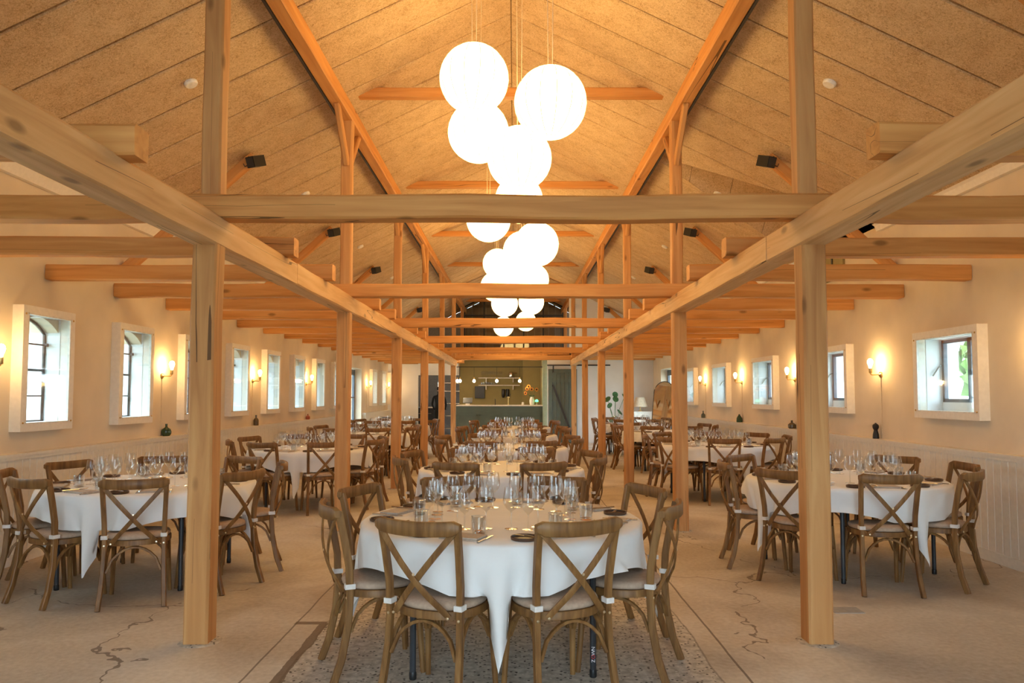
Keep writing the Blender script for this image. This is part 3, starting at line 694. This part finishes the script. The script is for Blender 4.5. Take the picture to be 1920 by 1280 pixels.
# ------------------------------------------------------------------ tables
TR_ = .80; TZ = .745
def cloth_mesh(rot, seed, seats):
    rnd = random.Random(seed); A, Bn = 224, 15; s = .985; vs = []; fs = []
    ph = [rnd.uniform(0, 6.28) for _ in range(4)]
    NR = 4
    for i in range(A):
        th = 2 * PI * i / A; q = th - rot
        L = s / max(abs(math.cos(q)), abs(math.sin(q))); drop = L - TR_
        cq = abs(math.sin(2 * q)) ** 3      # 1 at the corners
        for j in range(NR): rr = TR_ * (j + 1) / NR * (1 if j < NR - 1 else .985); vs.append((rr * math.cos(th), rr * math.sin(th), TZ + .003))
        for j in range(Bn - NR):
            t = (j + 1) / (Bn - NR); dr = drop * t
            fold = (.040 * math.sin(9 * th + ph[0] + 1.5 * t) + .028 * math.sin(17 * th + ph[1] - 2.2 * t) + .014 * math.sin(29 * th + ph[2])) * min(1, t * 1.3) * min(1, drop / .25)
            # the corner hangs as a pinched pleat
            pin = cq * (.05 * math.cos(12 * (q % (PI / 2) - PI / 4)) + .02) * t
            dl = (q % (PI / 2)) - PI / 4; sh = -.15 * (t ** .7) * min(1, drop / .3) * math.sin(4 * dl)
            pin = t * .055 * math.cos(15 * dl) * math.exp(-(dl / .42) ** 2)
            out = .012 + .035 * t * (1 - .5 * cq) + fold * .8 * (1 - .4 * cq) + pin; tt = th + sh
            zz = TZ + .003 - dr * (1 - .03 * t) + .012 * math.exp(-dr * 60)
            if j == 0: out = .010; zz = TZ - .012; tt = th
            rr = TR_ + out; px_, py_ = rr * math.cos(tt), rr * math.sin(tt)
            for (sx, sy, sa) in seats:       # the cloth lies on the cushions and stays clear of the chair backs
                dx, dy = px_ - sx, py_ - sy; ly = -(dx * math.cos(sa) + dy * math.sin(sa)); lx = -dx * math.sin(sa) + dy * math.cos(sa)
                if abs(lx) < .265 and abs(ly) < .26:
                    if rr > .822: px_ *= .822 / rr; py_ *= .822 / rr
                    zz = max(zz, .503)
            vs.append((px_, py_, zz))
    for i in range(A):
        i2 = (i + 1) % A
        for j in range(Bn - 1): fs.append((i * Bn + j, i2 * Bn + j, i2 * Bn + j + 1, i * Bn + j + 1))
    vs.append((0, 0, TZ + .003)); c = len(vs) - 1
    for i in range(A): fs.append((c, i * Bn, ((i + 1) % A) * Bn))
    mb = MB().add(vs, fs); me = mb.mesh('tablecloth', 'cloth', 180); return me
leg_me = MB().tube([(0, 0, 0), (0, 0, .70)], .0165, 10).mesh('leg', 'dark_metal')
foot_me = MB().lathe([(.017, 0), (.019, .004), (.019, .035), (.017, .04), (.0001, .04)], 10).mesh('foot_cap', 'black')
top_me = MB().lathe([(.0001, .712), (TR_ - .02, .712), (TR_ - .003, .722), (TR_ - .003, .738), (TR_ - .01, TZ), (.0001, TZ)], 48).mesh('table_top', 'ceramic')
used = [False]
def round_table(cx, cy, phase, phrase, nwine, idx, near):
    g = 'table %s' % phrase
    t = thing('round_table', 'round folding table with dark legs, the ' + phrase, 'table', (cx, cy, 0), 0)
    link('table_top', top_me, t)
    for k in range(4):
        a = math.radians(phase + 22.5 + 47 + 90 * k); l = link('leg', leg_me, t); l.location = (.66 * math.cos(a), .66 * math.sin(a), .012)
        f_ = link('foot_cap', foot_me, l); f_.location = (0, 0, -.012)
        if idx == 0 and k == 0: t['textleg'] = 1
        if k == 0: legs0 = l
    ca = math.radians(phase + 22.5 + 45)
    rj = random.Random(300 + idx); spots8 = []
    for k in range(8):
        a = math.radians(phase + 45 * k); R = .72 if idx == 0 else .725 + rj.uniform(.0, .035); ja = 0 if idx == 0 else rj.uniform(-.03, .03)
        spots8.append((R, a, ja))
    cl = link('tablecloth', cloth_mesh(ca, idx, [(R * math.cos(a), R * math.sin(a), a + ja) for R, a, ja in spots8])); cl.location = (cx, cy, 0)
    tag(cl, 'white square cloth draped with hanging corners over the ' + phrase, 'tablecloth')
    rnd = random.Random(100 + idx)
    for k in range(8):
        R, a, ja = spots8[k]
        if not used[0]: ch = chair0; used[0] = True
        else: ch = copy_tree(chair0)
        ch.location = (cx + R * math.cos(a), cy + R * math.sin(a), 0); ch.rotation_euler = (0, 0, a + PI / 2 + ja)
        tag(ch, 'cross-back chair %s %s, %s' % (face(a) + (phrase,)), 'chair', 'chairs round the ' + phrase)
        chairs.append((ch, near))
        u = Vector((math.cos(a), math.sin(a), 0)); lf = Vector((u.y, -u.x, 0))   # sitter's left
        base = Vector((cx, cy, TZ + .0035))
        def put(nm, me, r, o, rot, label, cat, grp, z=0):
            q = link(nm, me); q.location = base + u * r + lf * o + Vector((0, 0, z)); q.rotation_euler = (0, 0, rot); return tag(q, label, cat, grp)
        ins = a + PI
        plc = ', place %s %s, %s' % (face(a) + (phrase,))
        ds = put('bread_dish', dish, .675, .145, 0, 'bread dish' + plc, 'dish', 'bread dishes on the ' + phrase)
        put('butter_knife', butter, .675, .145, ins + rnd.uniform(.3, 1.3), 'butter knife' + plc, 'knife', 'butter knives on the ' + phrase, .0175)
        put('napkin', napk, .655, -.075, ins + PI / 2 + rnd.uniform(-.05, .05), 'taupe napkin' + plc, 'napkin', 'napkins on the ' + phrase)
        put('table_knife', knife, .655, -.197, ins + .05, 'table knife' + plc, 'knife', 'table knives on the ' + phrase, .001)
        put('table_fork', fork, .65, -.0, ins - .04, 'steel fork' + plc, 'fork', 'forks on the ' + phrase, .0145)
        put('tumbler', tum, .50 + rnd.uniform(-.02, .02), -.10 + rnd.uniform(-.02, .02), rnd.uniform(0, 1), 'cut-glass tumbler' + plc, 'glass', 'tumblers on the ' + phrase)
        spots = [(.44, .02, small), (.385, -.07, big), (.37, .09, big)][:nwine]
        for (r, o, me) in spots:
            big_ = me is big
            put('wine_glass', me, r + rnd.uniform(-.012, .012), o + rnd.uniform(-.010, .010), rnd.uniform(0, 3), ('tall' if big_ else 'slim') + ' wineglass' + plc, 'wine glass', ('tall' if big_ else 'slim') + ' wine glasses on the ' + phrase)
    return t, legs0
chairs = []
def face(a):
    c, s = math.cos(a), math.sin(a)
    if abs(s) >= abs(c): return ('facing the bar' if s < 0 else 'backing the bar', 'nearer the arched windows' if c < 0 else 'nearer the square windows')
    return ('facing the square windows' if c < 0 else 'facing the arched windows', 'further from bar' if s < 0 else 'nearer the bar')
mid = [(-.075, 4.41, -112.5), (-.13, 7.40, -112.5), (-.08, 10.40, -110), (-.04, 13.6, -112.5), (0, 16.9, -112.5)]
lef = [(-2.97, 6.15, -115), (-2.76, 10.15, -110), (-2.80, 14.1, -112), (-2.85, 17.9, -112.5)]
rig = [(2.84, 6.48, -95), (2.93, 10.95, -98), (2.97, 15.0, -112.5), (2.97, 18.9, -112.5)]
idx = 0
for row, nm in ((mid, 'middle-row'), (lef, 'arched-side'), (rig, 'square-side')):
    nrow = len(row)
    for i, (cx, cy, ph) in enumerate(row):
        phrase = '%s %s table from the bar' % (ORD[nrow - i], nm)
        t, l0 = round_table(cx, cy, ph, phrase, 3 if cy < 11.2 else 2, idx, cy < 7)
        if idx == 0:
            # lettering on one leg, running up the tube
            best = min((c for c in t.children if c.name.startswith('leg')), key=lambda o: abs(o.location.x - .45) + abs(o.location.y + .48))
            fr = best
        idx += 1
for ch, near in chairs:
    if near: add_rivets(ch)
# printed mark on a front leg of the first table
lx = fr.location
for k, chx in enumerate('ZOWN'):
    cu = bpy.data.curves.new('mark', 'FONT'); cu.body = chx; cu.size = .026; cu.extrude = .0004; cu.align_x = 'CENTER'
    tmp = bpy.data.objects.new('mark', cu); me = bpy.data.meshes.new_from_object(tmp); bpy.data.objects.remove(tmp)
    me.materials.clear(); me.materials.append(M['print_red' if chx == 'O' else 'print_white'])
    o = link('printed_letter', me, fr); o.rotation_euler = (PI / 2, -PI / 2, 0); o.location = (.008, -.0168, .075 + .021 * k)
# ------------------------------------------------------------------ bottles on the wainscot ledges
def bottle(name, prof, m_, x, y, label, cat='bottle'):
    o = MB().lathe(prof, 16).build(name, m_); o.location = (x, y, .955); return tag(o, label, cat)
mill = [(.034, 0), (.036, .01), (.033, .05), (.024, .085), (.021, .10), (.030, .115), (.036, .135), (.034, .155), (.022, .17), (.010, .175), (.010, .182), (.0001, .184)]
bottle('pepper_mill', mill, 'black', XL + .06, 6.13, 'black pepper mill on the ledge under the first sconce by the arched windows', 'pepper mill')
bottle('pepper_mill', mill, 'black', XR - .06, 8.78, 'black pepper mill on the ledge by the square windows', 'pepper mill')
bottle('bottle', [(.04, 0), (.055, .02), (.06, .05), (.05, .085), (.02, .105), (.014, .115), (.014, .145), (.018, .15), (.0001, .15)], 'bottle_green', XL + .06, 9.36, 'round green glass bottle on the ledge')
bottle('bottle', [(.04, 0), (.042, .01), (.042, .09), (.03, .115), (.013, .13), (.013, .175), (.0001, .176)], 'bottle_brown', XL + .06, 12.6, 'tall brown bottle on the ledge by the arched windows')
bottle('bottle', [(.035, 0), (.045, .02), (.045, .06), (.02, .085), (.013, .09), (.013, .115), (.0001, .116)], 'bottle_red', XL + .06, 15.75, 'small red bottle on the ledge')
bottle('bottle', [(.04, 0), (.058, .015), (.058, .06), (.03, .085), (.016, .09), (.016, .125), (.0001, .126)], 'bottle_brown', XR - .06, 11.43, 'squat brown bottle on the ledge by the square windows')
bottle('bottle', [(.05, 0), (.055, .02), (.05, .08), (.022, .125), (.016, .13), (.016, .15), (.0001, .151)], 'bottle_green', XR - .06, 14.1, 'green conical bottle on the ledge')
bottle('bottle', [(.04, 0), (.048, .02), (.044, .08), (.018, .105), (.013, .11), (.013, .16), (.0001, .161)], 'bottle_grey', XR - .06, 16.8, 'grey-green bottle on the ledge')
# ------------------------------------------------------------------ bar
BY = 23.55
bx0, bx1 = -1.84, .88
bar = thing('bar_counter', 'sage green panelled bar counter with pale top', 'bar counter', (0, BY, 0))
MB().box(bx0, bx1, 0, .55, 0, 1.12).build('body', 'green', bar)
MB().box(bx0 - .0, bx1, -.06, .62, 1.12, 1.155).build('counter_top', 'marble', bar)
MB().box(bx0, bx1, -.02, 0, .93, .96).build('rail', 'green', bar)
for i in range(4):
    x0 = bx0 + .06 + i * .67; pn = MB()
    for b4 in ((x0, x0 + .035, .15, .86), (x0 + .565, x0 + .6, .15, .86), (x0, x0 + .6, .15, .185), (x0, x0 + .6, .825, .86)): pn.box(b4[0], b4[1], -.022, 0, b4[2], b4[3])
    pn.build('panel_frame', 'green', bar)
tag(MB().box(.88, 1.02, BY - .1, BY + .7, 0, 2.70).build('green_pillar', 'pillar_green'), 'pale sage green pillar at the end of the bar', 'pillar')
tag(MB().box(-1.95, .28, 26.4, 26.5, 0, 2.70).build('wall_bar', 'olive', smooth=0), kind='structure')
tag(MB().box(.28, .88, 25.7, 26.5, 0, 2.70).build('wall_bar_shaft', 'olive', smooth=0), kind='structure')
tag(MB().box(.88, 1.02, BY + .7, 26.5, 0, 2.70).build('wall_bar_side', 'olive', smooth=0), kind='structure')
tag(MB().box(PXL - .05, XR, YR + .0, YE, 2.70, 2.80).build('ceiling_bar', 'beam', smooth=0), kind='structure')
rail = thing('pendant_rail', 'thin black rail over the bar carrying bare bulbs', 'rail', (0, BY + .1, 2.36))
MB().box(bx0, bx1, -.012, .012, -.012, .012).build('bar_tube', 'black', rail)
for x in (bx0 + .05, bx1 - .05): MB().tube([(x, 0, .01), (x, 0, .34)], .005, 6).build('hanger', 'black', rail)
for i, px in enumerate((857.5, 862.5, 889, 931.5, 974.5)):
    x = (px - VX) * (BY + .1) / F
    p = thing('bar_pendant', 'bare glowing bulb hanging from the black rail over the bar', 'pendant lamp', (x, BY + .1, 2.36), 0, 'bulbs over the bar')
    MB().tube([(0, 0, -.01), (0, 0, -.33)], .004, 5).build('cord', 'black', p)
    MB().lathe([(.016, -.40), (.018, -.39), (.018, -.34), (.012, -.325), (.0001, -.325)], 10).build('lamp_holder', 'brass', p)
    MB().lathe([(.0001, -.49), (.025, -.483), (.04, -.46), (.042, -.44), (.03, -.415), (.016, -.398)], 14).build('bulb', 'bar_bulb', p)
# shelves with glasses
for z, lab in ((2.06, 'upper'), (1.80, 'lower')):
    sh = thing('bar_shelf', 'pale %s shelf on the olive wall behind the bar' % lab, 'shelf', (-1.27, 26.4, z))
    MB().box(0, 1.45, -.22, 0, 0, .025).build('shelf_board', 'marble', sh)
    for x in (.25, 1.2): MB().box(x, x + .03, -.2, 0, -.14, 0).build('shelf_bracket', 'marble', sh)
    for i in range(9):
        if lab == 'upper' or i < 7:
            o = link('shelf_glass', big if lab == 'upper' else tum); o.location = (-1.15 + i * .085, 26.27, z + .026)
            tag(o, 'clear glass standing on the %s bar shelf' % lab, 'glass', 'glasses on the %s bar shelf' % lab)
o = MB().lathe([(.06, 0), (.09, .03), (.10, .1), (.08, .18), (.05, .2), (.0001, .2)], 16).tube([(.08, 0, .12), (.17, 0, .16), (.19, 0, .14)], .018, 6).build('steel_jug', 'steel'); o.location = (-.12, 26.27, 2.085)
tag(o, 'shiny steel jug on the upper bar shelf', 'jug')
o = MB().box(-.17, .17, -.12, 0, 0, .42).box(-.16, .16, -.135, -.12, .02, .40).build('towel_dispenser', 'black'); o.location = (-1.23, 26.4, 1.36); tag(o, 'dark paper towel dispenser on the olive wall', 'dispenser')
for i in range(2):
    o = MB().lathe([(.03, 0), (.055, .05), (.06, .12), (.06, .28), (.05, .30), (.0001, .30)], 12).build('soap_dispenser', 'black'); o.location = (-.40 + .15 * i, 26.33, 1.38); tag(o, 'black wall dispenser behind the bar', 'dispenser', 'black wall dispensers')
CZ = 1.155
tp = thing('beer_tap', 'brass beer tap on the bar counter', 'tap', (-.20, BY + .3, CZ))
MB().lathe([(.035, 0), (.035, .01), (.016, .02), (.016, .22), (.05, .23), (.05, .26), (.0001, .27)], 12).build('column', 'brass', tp)
for s in (-1, 1): MB().tube([(s * .04, 0, .24), (s * .05, -.03, .30), (s * .055, -.04, .36)], .011, 6).build('tap_handle', 'dark_metal', tp)
o = MB().tube([(0, 0, 0), (0, 0, .16), (0, -.05, .19), (0, -.1, .17)], .012, 8).build('faucet', 'black'); o.location = (-.62, BY + .3, CZ); tag(o, 'slim black faucet on the bar', 'faucet')
tb = thing('tablet_till', 'black tablet till on a white stand on the bar', 'tablet', (-1.5, BY + .25, CZ))
o = MB().box(-.15, .15, -.01, .01, 0, .2).build('screen', 'black', tb); o.rotation_euler = (-.6, 0, -.1); o.location = (0, -.05, .06)
MB().box(-.06, .06, -.05, .08, 0, .05).build('stand', 'ceramic', tb)
o = MB().lathe([(.03, 0), (.035, .01), (.035, .07), (.03, .09), (.0001, .09)], 12).build('tea_light', 'ceramic'); o.location = (.26, BY + .2, CZ); tag(o, 'small white candle cup on the bar', 'candle')
gl = thing('green_lamp', 'small lamp with glowing green shade beside the vase', 'lamp', (.70, BY + .2, CZ))
MB().lathe([(.03, 0), (.03, .008), (.007, .015), (.007, .12), (.0001, .12)], 12).build('stem', 'ceramic', gl); MB().lathe([(.055, .10), (.05, .15), (.03, .175), (.0001, .18)], 14).build('shade', 'green_glow', gl)
vs_ = thing('flower_vase', 'white ceramic vase at the end of the bar', 'vase', (.55, BY + .25, CZ))
MB().lathe([(.055, 0), (.075, .06), (.08, .14), (.06, .21), (.045, .24), (.05, .26), (.04, .25), (.035, .2), (.0001, .05)], 18).build('vase_body', 'ceramic', vs_)
for i, (dx, dz_, ty, fy) in enumerate(((-.157, .515, -.5, 0), (-.01, .500, 0, 0), (.148, .490, .5, 0), (-.205, .375, -.7, .02), (-.105, .590, -.3, .07))):
    fl = thing('sunflower', 'orange sunflower with dark centre in the white vase', 'flower', (.55, BY + .25, CZ + .2), 0, 'sunflowers in the vase')
    gx, gy = ((-.012, -.022), (.012, -.014), (.026, .004), (-.026, -.004), (-.008, .022))[i]; ga = math.atan2(gy, gx)
    MB().tube([(gx * .35, gy * .35, -.06), (gx, gy, .065), (gx + (dx - gx) * .45, gy + (fy - .04 - gy) * .5, .065 + (dz_ - .265) * .6), (dx, fy - .044, dz_ - .2)], .0045, 6).build('stem', 'leaf', fl)
    hd = MB().lathe([(.045, 0), (.04, .015), (.0001, .02)], 14).build('flower_head', 'seedhead', fl); hd.location = (dx, fy - .05, dz_ - .2); hd.rotation_euler = (PI / 2 + .1, 0, ty); hd.scale = (.66, .66, .66)
    pm = MB()
    for q in range(14):
        a = 2 * PI * q / 14; c_, s_ = math.cos(a), math.sin(a)
        pm.add([(c_ * .035, s_ * .035, .002), (c_ * .07 - s_ * .018, s_ * .07 + c_ * .018, .008), (c_ * .105, s_ * .105, .0), (c_ * .07 + s_ * .018, s_ * .07 - c_ * .018, .008), (c_ * .07, s_ * .07, -.004)], [(0, 1, 4), (1, 2, 4), (2, 3, 4), (3, 0, 4)])
    pp = pm.build('petals', 'petal', hd)
    lf_ = MB().add([(0, 0, 0), (.05, .02, .04), (.10, 0, .02), (.05, -.03, .0), (.05, 0, .05)], [(0, 1, 4), (1, 2, 4), (2, 3, 4), (3, 0, 4)]).build('leaf', 'leaf', fl); lf_.location = (gx, gy, .068); lf_.rotation_euler = (0, -.2, ga); lf_.scale = (.8, .5, .8)
# barn door
bd = thing('barn_door', 'grey-green boarded sliding barn door with diagonal brace', 'door', (1.04, YR - .07, 0))
dw, dh = .88, 2.27
for i in range(7): MB().box(i * dw / 7 + .003, (i + 1) * dw / 7 - .003, 0, .035, .02, dh).build('board', 'door_green', bd)
for z0, z1 in ((.02, .17), (dh - .42, dh - .28), (dh - .12, dh)): MB().box(0, dw, -.022, 0, z0, z1).build('rail', 'door_green', bd)
for x0 in (0, dw - .11): MB().box(x0, x0 + .11, -.0215, 0, .02, dh).build('stile', 'door_green', bd)
dg = MB().box(-.03, .03, -.03, 0, -1.0, 1.0).build('diagonal_brace', 'dark_metal', bd); dg.location = (dw / 2, 0, .98); dg.rotation_euler = (0, -.36, 0); dg.scale = (1, 1, .86)
for x in (.15, .75): MB().box(x - .02, x + .02, -.03, -.022, dh - .1, dh + .13).build('hanger', 'black', bd)
tag(MB().box(1.0, 2.95, YR - .09, YR - .075, 2.37, 2.41).build('sliding_rail', 'black'), 'black sliding rail of the barn door on the white wall', 'rail')
# kitchen behind the left aisle
tag(MB().box(XL, -3.36, 26.0, 26.1, 0, 2.55).build('wall_partition', 'white_wall', smooth=0), kind='structure')
tag(MB().box(-3.36, -1.95, 26.0, 26.1, 2.16, 2.70).build('wall_lintel', 'white_wall', smooth=0), kind='structure')
kr = thing('kitchen_rack', 'tall steel kitchen rack behind the doorway', 'rack', (-2.35, 27.6, 0))
for x in (-.45, .45):
    for yy in (-.22, .22): MB().tube([(x, yy, 0), (x, yy, 1.95)], .018, 8).build('upright', 'steel', kr)
for z in (.25, .7, 1.15, 1.6, 1.9): MB().box(-.46, .46, -.23, .23, z, z + .025).build('shelf', 'steel', kr)
ov = thing('kitchen_oven', 'dark steel oven in the kitchen', 'oven', (-3.34, 27.7, 0))
MB().box(-.4, .4, -.35, .35, 0, 1.0).build('body', 'dark_metal', ov); MB().box(-.42, .42, -.37, .37, 1.0, 1.04).build('worktop', 'steel', ov); MB().tube([(-.3, -.39, .8), (.3, -.39, .8)], .012, 6).build('handle', 'steel', ov)
# person at work in the kitchen
def person(x, y, rz):
    me = bpy.data.meshes.new('person'); bm = bmesh.new(); sk = bm.verts.layers.skin.verify()
    def v(p, r): q = bm.verts.new(p); q[sk].radius = (r, r * .85); return q
    def e(a, b_): bm.edges.new((a, b_))
    pel = v((0, 0, .95), .15); waist = v((0, 0, 1.1), .135); chest = v((0, 0, 1.32), .16); neckb = v((0, .0, 1.47), .07); neck = v((0, .01, 1.54), .055); head = v((0, .03, 1.64), .085); top = v((0, .03, 1.74), .07)
    for a, b_ in ((pel, waist), (waist, chest), (chest, neckb), (neckb, neck), (neck, head), (head, top)): e(a, b_)
    for s in (-1, 1):
        sh = v((s * .19, 0, 1.42), .06); el = v((s * .25, .03, 1.14), .045); wr = v((s * .21, .22, .98), .03); hn = v((s * .20, .29, .96), .035)
        for a, b_ in ((chest, sh), (sh, el), (el, wr), (wr, hn)): e(a, b_)
        for q in range(4):
            f1 = v((s * (.185 + .012 * q), .335, .955), .009); f2 = v((s * (.185 + .012 * q), .365 + .006 * (q % 2), .935), .008); e(hn, f1); e(f1, f2)
        th1 = v((s * .165, .30, .965), .01); e(hn, th1); th2 = v((s * .15, .325, .955), .008); e(th1, th2)
        hp = v((s * .09, 0, .88), .10); kn = v((s * .10, .02, .48), .065); an = v((s * .10, -.01, .09), .045); to = v((s * .11, .14, .04), .04)
        for a, b_ in ((pel, hp), (hp, kn), (kn, an), (an, to)): e(a, b_)
    bm.verts.ensure_lookup_table(); pel[sk].use_root = True
    bm.to_mesh(me); bm.free(); me.materials.append(M['clothes'])
    o = link('person', me); o.modifiers.new('skin', 'SKIN'); sb = o.modifiers.new('sub', 'SUBSURF'); sb.levels = 1; sb.render_levels = 1
    o.location = (x, y, 0); o.rotation_euler = (0, 0, rz)
    hd = MB().lathe([(.03, -.11), (.065, -.07), (.082, 0), (.075, .06), (.04, .105), (.0001, .115)], 14).build('face', 'skin', o, 60); hd.location = (0, .035, 1.66)
    hr = MB().lathe([(.088, -.02), (.09, .04), (.06, .10), (.0001, .125)], 14).build('hair', 'black', o, 60); hr.location = (0, .02, 1.67)
    return tag(o, 'person in black clothes standing at the kitchen rack, back turned', 'person')
person(-2.72, 26.9, 0)
# glazed gable above the bar
gg = thing('gable_glazing', 'black-framed gable glazing with brown boards behind, above the bar', 'glazed partition', (0, YE - .9, 2.80))
gx0, gx1 = PXL + .02, PXR - .02; zt = lambda x: ceil_z(x) - 2.80 - .012
for x in [gx0 + (gx1 - gx0) * i / 5 for i in range(6)]: MB().box(x - .025, x + .025, -.03, .03, 0, zt(x) - .02).build('upright', 'black', gg)
for z in (.02, .78, 1.6): MB().box(gx0, gx1, -.025, .025, z - .025, z + .025).build('cross_rail', 'black', gg)
MB().tube([(gx0, 0, zt(gx0)), (RX, 0, zt(RX)), (gx1, 0, zt(gx1))], .03, 4).build('raking_rail', 'black', gg)
MB().prism([(gx0, 0), (gx1, 0), (gx1, zt(gx1)), (RX, zt(RX)), (gx0, zt(gx0))], -.004, .004, 'y').build('pane', 'pane', gg, 0)
bb = thing('gable_boarding', 'brown vertical boarding behind the gable glazing', 'boarding', (0, YE - .45, 2.80))
nb = 14
for i in range(nb):
    x0 = gx0 + (gx1 - gx0) * i / nb + .004; x1 = gx0 + (gx1 - gx0) * (i + 1) / nb - .004; h = min(zt(x0), zt(x1)) - .02
    MB().box(x0, x1, 0, .03, 0, h).build('board', 'brown_panel', bb)
# ------------------------------------------------------------------ far right corner: mirror, plant, lamp, low cabinet
mr = thing('standing_mirror', 'tall arched mirror on a wooden easel by the glazed door', 'mirror', (3.78, 19.6, 0), -.75)
ap = [(-.3, .05)] + [(-.3 * math.cos(t), 1.55 + .3 * math.sin(t)) for t in [PI * i / 12 for i in range(13)]] + [(.3, .05)]
mf = MB().tube([(u, 0, v) for u, v in ap] + [(-.3, 0, .05)], .012, 6).build('mirror_frame', 'black', mr)
mm, nt_, b_ = mat('mirror_silver'); b_.inputs['Metallic'].default_value = 1; b_.inputs['Roughness'].default_value = .05; b_.inputs['Base Color'].default_value = (.85, .87, .9, 1); M['mirror'] = mm
MB().prism(ap, -.006, .006, 'y').build('mirror_glass', 'mirror', mr, 0)
for ch_ in (mf, mr.children[-1]): ch_.rotation_euler = (-.16, 0, 0)
for s in (-1, 1): MB().tube([(s * .16, .12, 1.35), (s * .24, .50, 0)], .018, 6).build('easel_leg', 'post', mr)
pl = thing('leafy_plant', 'green house plant with round leaves in a pot by the white wall', 'plant', (2.98, 22.3, 0))
MB().lathe([(.13, 0), (.17, .30), (.18, .32), (.16, .32), (.14, .26), (.0001, .26)], 18).build('pot', 'ceramic', pl)
rnd = random.Random(5)
for i in range(9):
    a = rnd.uniform(0, 6.28); r = rnd.uniform(.08, .42); z = rnd.uniform(.75, 1.5)
    MB().tube([(0, 0, .26), (r * .4 * math.cos(a), r * .4 * math.sin(a), z * .7), (r * math.cos(a), r * math.sin(a), z)], .006, 5).build('stalk', 'leaf', pl)
    l_ = MB().lathe([(.0001, 0), (.05, .006), (.085, .0), (.06, -.006), (.0001, -.004)], 10).build('leaf', 'leaf', pl); l_.location = (r * math.cos(a), r * math.sin(a), z); l_.rotation_euler = (.9, rnd.uniform(-.5, .5), a + PI / 2); l_.scale = (1, 1.3, 1)
cb = thing('low_cabinet', 'low white cabinet by the glazed door', 'cabinet', (3.85, 22.55, 0)); MB().box(-.38, .38, -.22, .22, 0, .98).build('body', 'ceramic', cb)
for x in (-.19, .19): d_ = MB().box(x - .18, x + .18, -.235, -.22, .05, .95).build('cabinet_door', 'ceramic', cb); MB().box(x + .12, x + .135, -.25, -.235, .5, .6).build('knob', 'brass', d_)
tl = thing('table_lamp', 'table lamp with cream conical shade on the white cabinet', 'lamp', (3.78, 22.55, .98))
MB().lathe([(.08, 0), (.08, .015), (.015, .03), (.015, .25), (.0001, .25)], 14).build('base', 'brass', tl); MB().lathe([(.22, .14), (.13, .42), (.125, .42), (.215, .14)], 22).build('shade', 'shade_cream', tl)
# buffet table by the arched windows
bt = thing('buffet_table', 'long narrow table under white cloth by the far arched windows', 'table', (-3.9, 23.6, 0))
MB().box(-.38, .38, -1.2, 1.2, .74, .77).build('table_top', 'ceramic', bt)
for x in (-.33, .33):
    for yy in (-1.1, 1.1): MB().tube([(x, yy, 0), (x, yy, .74)], .018, 8).build('leg', 'dark_metal', bt)
mb = MB(); P = [(-.40, -1.22), (.40, -1.22), (.40, 1.22), (-.40, 1.22)]; per = []
for i in range(4):
    a, b_ = Vector(P[i]), Vector(P[(i + 1) % 4])
    for k in range(16): per.append(a.lerp(b_, k / 16))
n_ = len(per)
mb.add([(p.x, p.y, .775) for p in per] + [(p.x * (1.02 + .03 * math.sin(i * 1.9)), p.y * (1.005 + .01 * math.sin(i * 1.9)), .30) for i, p in enumerate(per)], [tuple(range(n_))] + [(i, (i + 1) % n_, n_ + (i + 1) % n_, n_ + i) for i in range(n_)])
o = mb.build('tablecloth', 'cloth', None, 60); o.location = (-3.9, 23.6, 0); tag(o, 'white cloth over the long narrow buffet table', 'tablecloth')
o = MB().lathe([(.14, 0), (.17, .02), (.17, .03), (.0001, .025)], 20).build('serving_tray', 'black'); o.location = (-3.9, 22.8, .776); tag(o, 'black round tray on the buffet table', 'tray')
# floor patches
o = MB().box(-.1, .1, -.07, .07, -.001, .003).build('floor_hatch', 'grey_wall'); o.location = at(1593, 1137, 1) ; 
pt = at(1593, 1137, 5.1); o.location = (pt.x, 5.16, .001); tag(o, 'small grey metal plate set in the concrete floor', 'plate')
# ------------------------------------------------------------------ outside
g_ = MB().add([(-60, -40, -.05), (60, -40, -.05), (60, 90, -.05), (-60, 90, -.05)], [(0, 1, 2, 3)]).build('ground', 'ground', smooth=0); tag(g_, kind='structure')
def tree(x, y, h, r, label, grp):
    t = thing('tree', label, 'tree', (x, y, -.05), 0, grp)
    MB().tube([(0, 0, 0), (.05, 0, h * .4), (0, .05, h * .7)], [.16, .12, .06], 8).build('trunk', 'bark', t)
    rn = random.Random(int(x * 7 + y)); mb = MB()
    for i in range(900):
        u = Vector((rn.gauss(0, 1), rn.gauss(0, 1), rn.gauss(0, 1))).normalized() * (r * rn.uniform(.55, 1)); c = Vector((u.x, u.y, h * .68 + u.z * h * .36 / r * .95))
        a = Vector((rn.gauss(0, 1), rn.gauss(0, 1), rn.gauss(0, 1))).normalized() * .22; b2 = a.cross(u).normalized() * .16
        mb.add([c - a, c + b2, c + a, c - b2], [(0, 1, 2, 3)])
    tag(mb.build('crown', 'foliage', t, 0), kind='stuff')
for i, (x, y) in enumerate(((-11, 13), (-13, 19), (-10.5, 25), (-14, 31), (-12, 38), (-17, 24))): tree(x, y, 5.5 + (i % 3), 2.2 + .2 * (i % 2), 'green tree growing outside the arched windows', 'trees outside the arched windows')
for i, (x, y) in enumerate(((9.5, 13.5), (14, 31))): tree(x, y, 3.2, 1.3, 'small green tree outside the square windows', 'trees outside the square windows')
hb = thing('outside_building', 'pale building seen through the square windows', 'building', (26, 26, -.05)); MB().box(-3, 3, -14, 14, 0, 6).build('wall', 'building', hb)
for i in range(6):
    for z in (1.0, 3.6): wv = MB().box(-3.03, -3, -11.5 + i * 4, -10.2 + i * 4, z, z + 1.5).build('window', 'slate_frame', hb)
bpy.context.view_layer.update()
